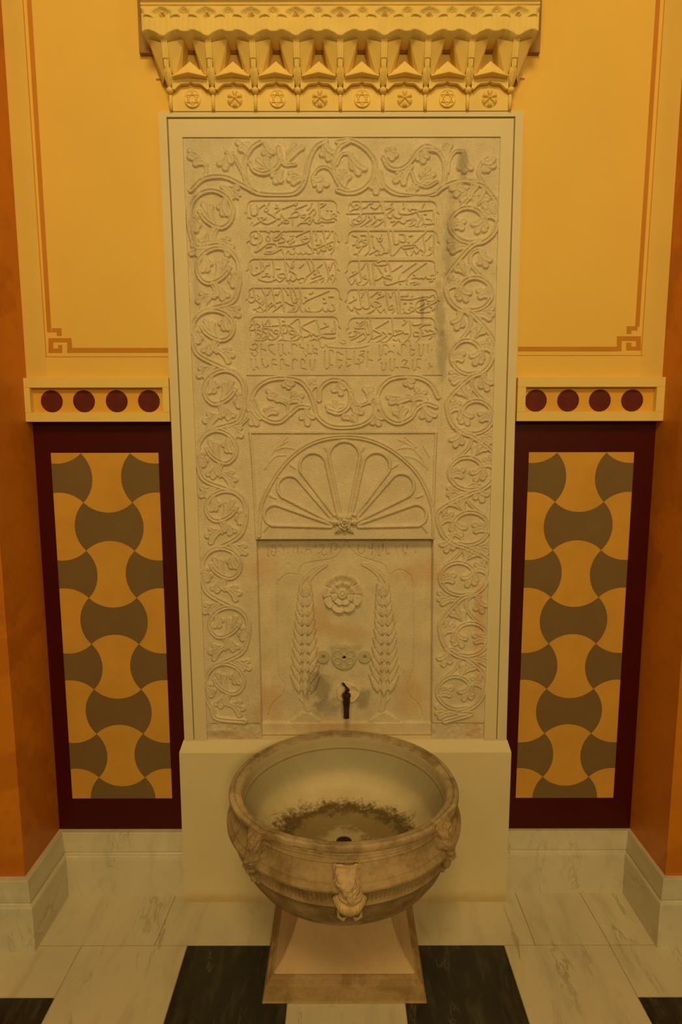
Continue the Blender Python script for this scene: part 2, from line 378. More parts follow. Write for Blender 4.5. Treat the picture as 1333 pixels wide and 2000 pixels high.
# ------------------------------------------------------------------ painted dado panels
def dado(label, xp0, xp1, xnode):
    root = thing('dado_panel', label, 'painted panel', ((xp0+xp1)/2, 0, 0.3486))
    zt, zb, p, z0 = 1.5688, 0.3486, 0.1627, 1.5670
    bm = bmesh.new(); box(bm, xp0, xp1, -0.0012, 0.004, zb, zt); from_bm('ochre_ground', bm, M['ochre'], root)
    bm = bmesh.new()
    def arc(a, b, side):   # quarter circle from a to b bulging to `side`
        a, b = Vector(a), Vector(b); m = (a+b)/2; s = Vector(side); c = m-s*(p/2); r = p/math.sqrt(2)
        a0 = math.atan2((a-c).y, (a-c).x); a1 = math.atan2((b-c).y, (b-c).x)
        while a1-a0 > math.pi: a1 -= 2*math.pi
        while a1-a0 < -math.pi: a1 += 2*math.pi
        return [(c.x+r*math.cos(a0+(a1-a0)*k/14), c.y+r*math.sin(a0+(a1-a0)*k/14)) for k in range(14)]
    def clip(poly, ax, lim, keep_gt):
        out = []; n = len(poly)
        for i in range(n):
            a, b = poly[i], poly[(i+1) % n]
            ia = (a[ax] >= lim) == keep_gt; ib = (b[ax] >= lim) == keep_gt
            if ia: out.append(a)
            if ia != ib:
                t = (lim-a[ax])/(b[ax]-a[ax]); q = [a[0]+(b[0]-a[0])*t, a[1]+(b[1]-a[1])*t]; q[ax] = lim; out.append(tuple(q))
        return out
    for r in range(-1, 9):
        for c in range(-2, 4):
            if (c+r) % 2 == 0: continue
            xa, xb = xnode+c*p, xnode+(c+1)*p; zc, zd = z0-r*p, z0-(r+1)*p
            poly = arc((xa, zc), (xb, zc), (0, -1)) + arc((xb, zc), (xb, zd), (1, 0)) + arc((xb, zd), (xa, zd), (0, 1)) + arc((xa, zd), (xa, zc), (-1, 0))
            for ax, lim, gt in ((0, xp0, True), (0, xp1, False), (1, zb, True), (1, zt, False)):
                poly = clip(poly, ax, lim, gt)
                if len(poly) < 3: break
            if len(poly) < 3: continue
            prism(bm, poly, -0.0017, -0.0005)
    bmesh.ops.remove_doubles(bm, verts=bm.verts, dist=1e-5); bmesh.ops.triangulate(bm, faces=[f for f in bm.faces if len(f.verts) > 4], ngon_method='EAR_CLIP')
    from_bm('grey_axe_pattern', bm, M['greypaint'], root)
    return root
dado('tall dark red dado panel with grey and ochre double-axe pattern, left of the fountain', -0.9557, -0.6015, -0.857)
dado('tall dark red dado panel with grey and ochre double-axe pattern, right of the fountain', 0.6188, 0.9653, 0.7113)

# ------------------------------------------------------------------ ledge friezes with painted roundels
def frieze(label, x0, x1, s0, s1, circ):
    root = thing('roundel_frieze', label, 'wall frieze', ((x0+x1)/2, -.02, 1.669))
    yf, yb, zt, z3, z2, zb = -0.040, -0.020, 1.806, 1.776, 1.698, 1.669
    bm = bmesh.new()
    box(bm, x0, x1, yf, UY+.01, z3, zt); box(bm, x0, x1, yf, .004, zb, z2)
    box(bm, x0, s0, yf, UY+.01, z2-.0005, z3+.0005); box(bm, s1, x1, yf, UY+.01, z2-.0005, z3+.0005)
    from_bm('ledge_frame', bm, M['ledge'], root)
    bm = bmesh.new(); box(bm, s0-.002, s1+.002, yb, UY+.008, z2-.002, z3+.002); from_bm('recessed_ground', bm, M['friezeback'], root)
    for cx in circ:
        bm = bmesh.new(); prism(bm, [(cx+.0352*math.cos(a), 1.7345+.0352*math.sin(a)) for a in np.linspace(0, 2*math.pi, 49)[:-1]], yb-.0008, yb+.002)
        from_bm('roundel', bm, M['roundel'], root)
frieze('yellow ledge with four dark red roundels, left of the carved panel', XL+.0005, -0.5475, -0.9905, -0.5677, (-.9321, -.8283, -.7227, -.6188))
frieze('yellow ledge with four dark red roundels, right of the carved panel', 0.5625, XR-.0005, 0.5885, 1.0055, (.6281, .7321, .8343, .9383))

# ------------------------------------------------------------------ plinth block and surround of the carved panel
FY = -0.045                                   # face of the surround
SY = -0.041                                   # ground plane of the carving
root = thing('plinth_block', 'broad cream plaster plinth block behind the basin, under the carved panel', 'plinth', (0.012, -.03, 0))
bm = bmesh.new()
prof = [(-.0655, 0.0), (-.0655, 0.556), (-.063, .561), (-.0455, .5885), (-.040, .591)]
xs0 = [PLW, PLW+.001, PLW+.002, -.5415, -.5405]; xs1 = [PRW, PRW-.001, PRW-.002, .5685, .5675]
fr = [[bm.verts.new((x, y, z)) for x in (a, b)] for (y, z), a, b in zip(prof, xs0, xs1)]
bk = [[bm.verts.new((x, -0.0012, z)) for x in (a, b)] for (y, z), a, b in zip(prof, xs0, xs1)]
for i in range(4):
    bm.faces.new((fr[i][0], fr[i][1], fr[i+1][1], fr[i+1][0]))
    bm.faces.new((fr[i][0], fr[i+1][0], bk[i+1][0], bk[i][0])); bm.faces.new((fr[i][1], bk[i][1], bk[i+1][1], fr[i+1][1]))
bm.faces.new((fr[4][0], fr[4][1], bk[4][1], bk[4][0]))
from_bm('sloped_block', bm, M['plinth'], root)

ZT, ZB = 2.5139, 0.5905
def lerp(z, a, b): return b+(a-b)*(z-ZB)/(ZT-ZB)      # a at top, b at bottom
XOUT = lambda z: (lerp(z, -.5462, -.5375), lerp(z, .5490, .5650))
XGRO = lambda z: (lerp(z, -.5222, -.5062), lerp(z, .5250, .5330))
XGRI = lambda z: (lerp(z, -.5172, -.5022), lerp(z, .5205, .5295))
XSL = lambda z: (lerp(z, -.4765, -.4595), lerp(z, .4825, .4885))
root = thing('panel_surround', 'cream moulded surround framing the tall carved stone panel', 'surround', (0.006, -.03, ZB))
def frame_part(name, fo, fi, ztop, zin, yf, m, yb=-0.0012):
    bm = bmesh.new()
    for s in (0, 1):
        pts = [(fo(ZB)[s], ZB), (fi(ZB)[s], ZB), (fi(zin)[s], zin), (fi(ztop)[s], ztop) if False else (fo(ztop)[s], ztop)]
        prism(bm, pts if s == 0 else pts[::-1], yf, yb)
    pts = [(fi(zin)[0], zin), (fi(zin)[1], zin), (fo(ztop)[1], ztop), (fo(ztop)[0], ztop)]
    prism(bm, pts, yf, yb)
    return from_bm(name, bm, m, root)
frame_part('outer_fillet', XOUT, XGRO, 2.5855, 2.5715, FY, M['cream'])
frame_part('groove', XGRO, XGRI, 2.5715, 2.5655, FY+.006, M['groove'])
frame_part('inner_band', XGRI, XSL, 2.5655, 2.5150, FY, M['cream'])

# ------------------------------------------------------------------ carving: strokes rasterised into height fields
class Carve:
    def __init__(s): s.ops = []
    def stroke(s, pts, r, h, prof='round', f0=0.0, mode='max', smooth=True, closed=False):
        P = np.array(pts, float)
        if smooth and len(P) > 2: P = catmull(P)
        R = np.full(len(P), r, float) if np.isscalar(r) else np.interp(np.linspace(0, 1, len(P)), np.linspace(0, 1, len(r)), r)
        s.ops.append((P, R, h, prof, f0, mode))
def catmull(P, k=5):
    Q = np.vstack([2*P[0]-P[1], P, 2*P[-1]-P[-2]]); out = []
    for i in range(1, len(Q)-2):
        for t in np.arange(k)/k:
            a, b, c, d = Q[i-1], Q[i], Q[i+1], Q[i+2]
            out.append(0.5*((2*b)+(c-a)*t+(2*a-5*b+4*c-d)*t*t+(3*b-a-3*c+d)*t**3))
    out.append(P[-1]); return np.array(out)
def profile(q, kind):
    if kind == 'round': return np.sqrt(np.clip(1-q*q, 0, 1))
    if kind == 'stem': return np.maximum(np.sqrt(np.clip(1-((q-.54)/.46)**2, 0, 1)), .35*(q < .54))
    if kind == 'leaf': return np.minimum(1, (1-q)*2.6)*(.66+.34*np.minimum(1, q/.65)**2)
    if kind == 'vee': return 1-q
    if kind == 'spike': return np.clip(1-q**1.5, 0, 1)
    if kind == 'flat': return np.minimum(1, (1-q)*3)
def raster(X, Z, H, ops):
    zmin, zmax = Z[:, 0].min(), Z[:, 0].max(); nz, nx = Z.shape; dz = (zmax-zmin)/(nz-1)
    for P, R, h, prof, f0, mode in sorted(ops, key=lambda o_: o_[5] != 'over'):
        rm = R.max(); z0, z1 = P[:, 1].min()-rm, P[:, 1].max()+rm; x0, x1 = P[:, 0].min()-rm, P[:, 0].max()+rm
        if z1 < zmin or z0 > zmax or x1 < X.min() or x0 > X.max(): continue
        i0 = max(0, int((z0-zmin)/dz)-1); i1 = min(nz, int((z1-zmin)/dz)+3)
        row = X[(i0+i1)//2 if (i0+i1)//2 < nz else nz-1]; j0 = max(0, np.searchsorted(row, x0-.006)-1); j1 = min(nx, np.searchsorted(row, x1+.006)+1)
        if i1 <= i0 or j1 <= j0: continue
        x = X[i0:i1, j0:j1]; z = Z[i0:i1, j0:j1]; q = np.full(x.shape, 9.0); hv = isinstance(h, tuple); hh = np.zeros(x.shape); n_ = len(P)-1; k_ = -1
        if len(P) == 1:
            q = np.hypot(x-P[0, 0], z-P[0, 1])/R[0]
        for a, b, ra, rb in zip(P, P[1:], R, R[1:]):
            d = b-a; l2 = d@d
            if l2 < 1e-14: continue
            t = np.clip(((x-a[0])*d[0]+(z-a[1])*d[1])/l2, 0, 1)
            k_ += 1
            qn = np.hypot(x-a[0]-t*d[0], z-a[1]-t*d[1])/(ra+(rb-ra)*t)
            if hv: hh = np.where(qn < q, h[0]+(h[1]-h[0])*(k_+t)/n_, hh)
            q = np.minimum(q, qn)
        m = q < 1
        if not m.any(): continue
        v = profile(np.minimum(q, 1), prof)*(hh if hv else h); s = H[i0:i1, j0:j1]
        if mode == 'max': s[m] = np.maximum(s[m], f0+v[m])
        elif mode == 'sub': s[m] = np.minimum(s[m], f0-v[m])
        elif mode == 'over': s[m] = f0+v[m]
        elif mode == 'add': s[m] += v[m]
def relief(name, parent, m, xl, xr, z0, z1, res, ops, base=None, y0=SY, yback=-0.0012, post=None):
    nz = int((z1-z0)/res)+1; zz = np.linspace(z0, z1, nz)
    a = np.array([xl(z) for z in zz]); b = np.array([xr(z) for z in zz]); nx = int((b-a).max()/res)+1
    S = np.linspace(0, 1, nx)[None, :]; X = a[:, None]+(b-a)[:, None]*S; Z = np.repeat(zz[:, None], nx, 1)
    H = np.zeros_like(X)
    if base is not None: H = base(X, Z)
    raster(X, Z, H, ops)
    if post: H = post(X, Z, H)
    # skirt back into the wall
    Xp = np.pad(X, 1, 'edge'); Zp = np.pad(Z, 1, 'edge'); Yp = np.pad(y0-H, 1, constant_values=yback)
    me = grid_mesh(name, np.stack([Xp, Yp, Zp], -1))
    return link(name, me, m, parent, smooth=True)
def sdf_rect(X, Z, x0, x1, z0, z1, r):
    cx, cz, hx, hz = (x0+x1)/2, (z0+z1)/2, (x1-x0)/2-r, (z1-z0)/2-r
    dx = np.abs(X-cx)-hx; dz = np.abs(Z-cz)-hz
    return np.hypot(np.maximum(dx, 0), np.maximum(dz, 0))+np.minimum(np.maximum(dx, dz), 0)-r
def sm(v, a, b):
    t = np.clip((v-a)/(b-a), 0, 1); return t*t*(3-2*t)

MPP = 0.00170                                  # metres per picture pixel on the slab
cv = Carve()
class Tr:
    """traced drawing in a magnified view of the photo: origin (ox,oy), magnification k"""
    def __init__(s, ox, oy, k, y=SY): s.ox, s.oy, s.k, s.y = ox, oy, k, y
    def pt(s, p): return wall_pt(s.ox+p[0]/s.k, s.oy+p[1]/s.k, s.y)
    def pts(s, ps): return [s.pt(p) for p in ps]
STEM_H, LEAF_H = 0.0078, 0.0076
def leaf(base, tips, r=0.0114, h=LEAF_H):
    b = np.array(base); T = [np.array(t) for t in tips]
    mean = sum(t-b for t in T)/len(T); mean = mean/(np.linalg.norm(mean)+1e-9)
    for t in T:
        d = t-b; L = np.linalg.norm(d); rr = min(r, L*.36)
        e = t-d/L*rr
        c = b+mean*L*.5+(d/L)*L*.06
        k = np.linspace(0, 1, 9)[:, None]; Q = (1-k)**2*b+2*k*(1-k)*c+k*k*e
        cv.stroke(Q, [rr*.62, rr*.82, rr*.97, rr, rr*.98], h-.0020, 'leaf', f0=.0020, mode='over', smooth=False)
def draw(tr, stems=(), leaves=(), r=5.3, thin=()):
    for s in stems: cv.stroke(tr.pts(s), r*MPP, STEM_H, 'stem')
    for s in thin: cv.stroke(tr.pts(s), r*.72*MPP, STEM_H*.9, 'stem')
    for b, t in leaves: leaf(tr.pt(b), tr.pts(t))

# --- side borders: one scroll unit traced per border, repeated unit by unit where the photo has them
UL = dict(c=(560, 1110), s=(310, 230),
    ring=[(262, 1190), (275, 1060), (380, 945), (540, 900), (690, 935), (800, 1020), (835, 1130), (800, 1240), (700, 1305), (580, 1285), (460, 1215), (395, 1130)],
    main=[(560, 868), (370, 935), (270, 1060), (250, 1200), (275, 1370), (360, 1520)],
    leaves=[((580, 1250), [(375, 1100), (425, 1010), (530, 1035)]), ((735, 985), [(625, 1115), (690, 1195), (770, 1200)]), ((255, 1215), [(385, 1185), (420, 1300), (370, 1370)]),
            ((580, 1315), [(380, 1475), (465, 1520), (555, 1480)]), ((600, 1440), [(815, 1425), (870, 1530), (800, 1635)]), ((690, 860), [(940, 875), (955, 990), (860, 1005)])],
    thin=[[(635, 1310), (595, 1380), (600, 1470)]])
UR = dict(c=(545, 680), s=(250, 225),
    ring=[(400, 880), (550, 895), (690, 840), (780, 720), (775, 590), (690, 490), (560, 450), (430, 485), (345, 580), (310, 690)],
    main=[(160, 420), (150, 600), (210, 770), (340, 885), (520, 955)],
    leaves=[((350, 560), [(335, 785), (450, 805), (520, 690)]), ((765, 720), [(570, 600), (680, 585), (585, 710)]), ((180, 610), [(235, 395), (340, 450), (330, 535)]),
            ((490, 450), [(260, 315), (335, 210), (440, 275)]), ((630, 85), [(620, 300), (725, 335), (800, 240)]), ((570, 965), [(835, 855), (840, 960), (800, 1030)])],
    thin=[[(720, 480), (590, 380), (500, 260), (500, 140), (590, 75), (680, 90)]])
def unit(U, cx, cy, sx, sy, mir):
    def f(p): return wall_pt(cx+mir*(p[0]-U['c'][0])/U['s'][0]*sx, cy+(p[1]-U['c'][1])/U['s'][1]*sy, SY)
    cv.stroke([f(p) for p in U['ring']], 5.2*MPP, STEM_H, 'stem')
    for s in U['thin']: cv.stroke([f(p) for p in s], 4.0*MPP, STEM_H*.9, 'stem')
    for b, t in U['leaves']: leaf(f(b), [f(q) for q in t])
    return [f(p) for p in U['main']]
path = []
for k, (cx, cy, sx, sy) in enumerate(((415, 410, 45, 41), (425, 520, 44, 39), (418, 636, 43, 33), (437, 757, 42, 37), (426, 873, 40, 36), (440, 988, 41, 33), (434, 1100, 40, 33), (446, 1215, 40, 33), (441, 1325, 40, 33))):
    path += unit(UL, cx, cy, sx, sy, 1 if k % 2 == 0 else -1)
path += [wall_pt(425, 1402, SY), wall_pt(478, 1408, SY)]
cv.stroke(path[1:], 5.6*MPP, STEM_H, 'stem')
path = [wall_pt(905, 352, SY), wall_pt(945, 365, SY), wall_pt(966, 390, SY)]
for k, (cx, cy, sx, sy) in enumerate(((915, 441, 37, 34), (926, 575, 35, 32), (913, 698, 32, 33), (929, 815, 34, 32), (913, 925, 36, 32), (917, 1032, 38, 32), (896, 1130, 37, 32), (918, 1248, 36, 32), (890, 1352, 36, 32))):
    path += unit(UR, cx, cy, sx, sy, 1 if k % 2 else -1)
path += [wall_pt(920, 1393, SY), wall_pt(868, 1408, SY)]
cv.stroke(path, 5.4*MPP, STEM_H, 'stem')

# --- top frieze
a = Tr(340, 240, 3.92); b = Tr(660, 240, 3.92)
draw(a, stems=[[(130, 520), (230, 430), (380, 415), (500, 465), (620, 530), (720, 552), (900, 548), (980, 490), (1012, 400), (1035, 290), (1085, 190), (1165, 142)],
               [(640, 540), (585, 500), (540, 400), (548, 280), (600, 190), (660, 150)], [(800, 190), (812, 270), (785, 340), (700, 390), (620, 370), (585, 310)],
               [(1333, 150), (1270, 190), (1232, 280), (1230, 390), (1280, 490), (1333, 520)]],
     thin=[[(560, 460), (510, 350), (455, 255), (400, 225)], [(215, 425), (250, 370), (235, 310)], [(820, 270), (850, 325), (930, 320)], [(1240, 430), (1190, 355), (1120, 345), (1065, 410), (1075, 480)]],
     leaves=[((250, 320), [(105, 195), (100, 250), (140, 315)]), ((440, 225), [(330, 335), (385, 378), (435, 330)]), ((560, 240), [(475, 130), (560, 135), (490, 190)]),
             ((700, 160), [(690, 265), (730, 280), (775, 250)]), ((760, 370), [(585, 330), (625, 265), (690, 265)]), ((850, 325), [(895, 200), (940, 150), (1000, 170)]),
             ((825, 370), [(735, 420), (765, 478), (815, 475)]), ((1005, 430), [(870, 375), (855, 435), (890, 472)]), ((1150, 145), [(1130, 275), (1190, 308), (1240, 250)]), ((1070, 430), [(1195, 485), (1130, 535), (1150, 430)])])
draw(b, stems=[[(0, 150), (100, 140), (200, 190), (270, 270), (285, 350), (250, 450), (170, 520), (80, 540), (0, 520)],
               [(320, 380), (355, 480), (450, 545), (600, 565), (710, 560), (790, 500), (820, 400), (815, 300), (770, 225), (690, 205)],
               [(350, 270), (390, 340), (470, 358), (550, 305), (610, 220), (680, 180), (760, 215)], [(760, 525), (850, 470), (960, 445), (1060, 450)]],
     thin=[[(-10, 320), (30, 245), (100, 240)], [(840, 380), (855, 280), (900, 220), (960, 220)], [(1140, 490), (1080, 400), (1090, 320), (1150, 270)], [(570, 390), (600, 460), (680, 490), (760, 450)]],
     leaves=[((80, 230), [(120, 375), (170, 415), (225, 375)]), ((50, 490), [(0, 350), (45, 350), (95, 390)]), ((370, 260), [(395, 180), (440, 180), (470, 245), (440, 285)]), ((665, 195), [(600, 300), (650, 328), (690, 290)]),
             ((640, 480), [(645, 365), (700, 330), (750, 375), (735, 430)]), ((565, 340), [(440, 395), (420, 465), (490, 490)]), ((310, 370), [(250, 520), (290, 565), (345, 520)]), ((580, 480), [(530, 545), (575, 560), (620, 520)]),
             ((960, 225), [(925, 375), (970, 400), (1030, 375)]), ((1110, 300), [(1130, 395), (1160, 390), (1215, 345), (1215, 275)]), ((825, 290), [(795, 200), (825, 150), (865, 150)]),
             ((1060, 500), [(905, 510), (930, 610), (990, 595)]), ((1195, 690), [(1100, 620), (1130, 690), (1180, 600)])])
# --- lower frieze
c = Tr(470, 720, 3.251)
draw(c, stems=[[(55, 260), (90, 140), (170, 75), (280, 60), (380, 80), (440, 150), (470, 230), (490, 300), (560, 358), (660, 372), (780, 350), (850, 280), (870, 160), (920, 85), (1000, 52), (1130, 55), (1210, 100), (1255, 180)],
               [(85, 200), (115, 280), (180, 330), (250, 335), (310, 290), (370, 242), (430, 245)], [(500, 200), (505, 125), (570, 72), (650, 82), (700, 150), (690, 230), (630, 280), (560, 265)],
               [(870, 190), (885, 245), (925, 312), (1000, 345), (1080, 310), (1120, 250), (1180, 222), (1240, 240)]],
     thin=[[(305, 290), (295, 225), (240, 200)], [(700, 150), (730, 220), (790, 222), (840, 180)], [(1090, 290), (1100, 200), (1060, 170)], [(0, 360), (45, 310), (70, 250)]],
     leaves=[((415, 245), [(380, 330), (430, 372), (472, 325)]), ((290, 205), [(160, 130), (165, 175), (210, 195)]), ((310, 215), [(350, 135), (405, 160), (395, 205)]), ((160, 300), [(165, 240), (205, 232), (245, 270)]),
             ((285, 65), [(275, 125), (315, 138), (345, 110)]), ((70, 225), [(70, 370), (108, 372), (135, 330)]), ((452, 135), [(425, 60), (465, 52), (492, 90)]), ((630, 78), [(580, 155), (640, 180), (668, 140)]),
             ((600, 285), [(540, 220), (600, 190), (660, 215)]), ((820, 215), [(785, 105), (830, 105), (850, 150)]), ((705, 235), [(775, 240), (785, 290), (735, 318)]), ((740, 340), [(640, 300), (690, 285), (720, 290)]),
             ((850, 270), [(835, 365), (885, 372), (915, 325)]), ((1160, 230), [(1150, 325), (1205, 340), (1250, 310)]), ((1085, 190), [(920, 180), (935, 218), (980, 218)]), ((1095, 200), [(1130, 110), (1185, 135), (1195, 195)]),
             ((1025, 335), [(970, 260), (1020, 225), (1055, 240)]), ((1065, 60), [(1040, 115), (1090, 130), (1110, 90)])])

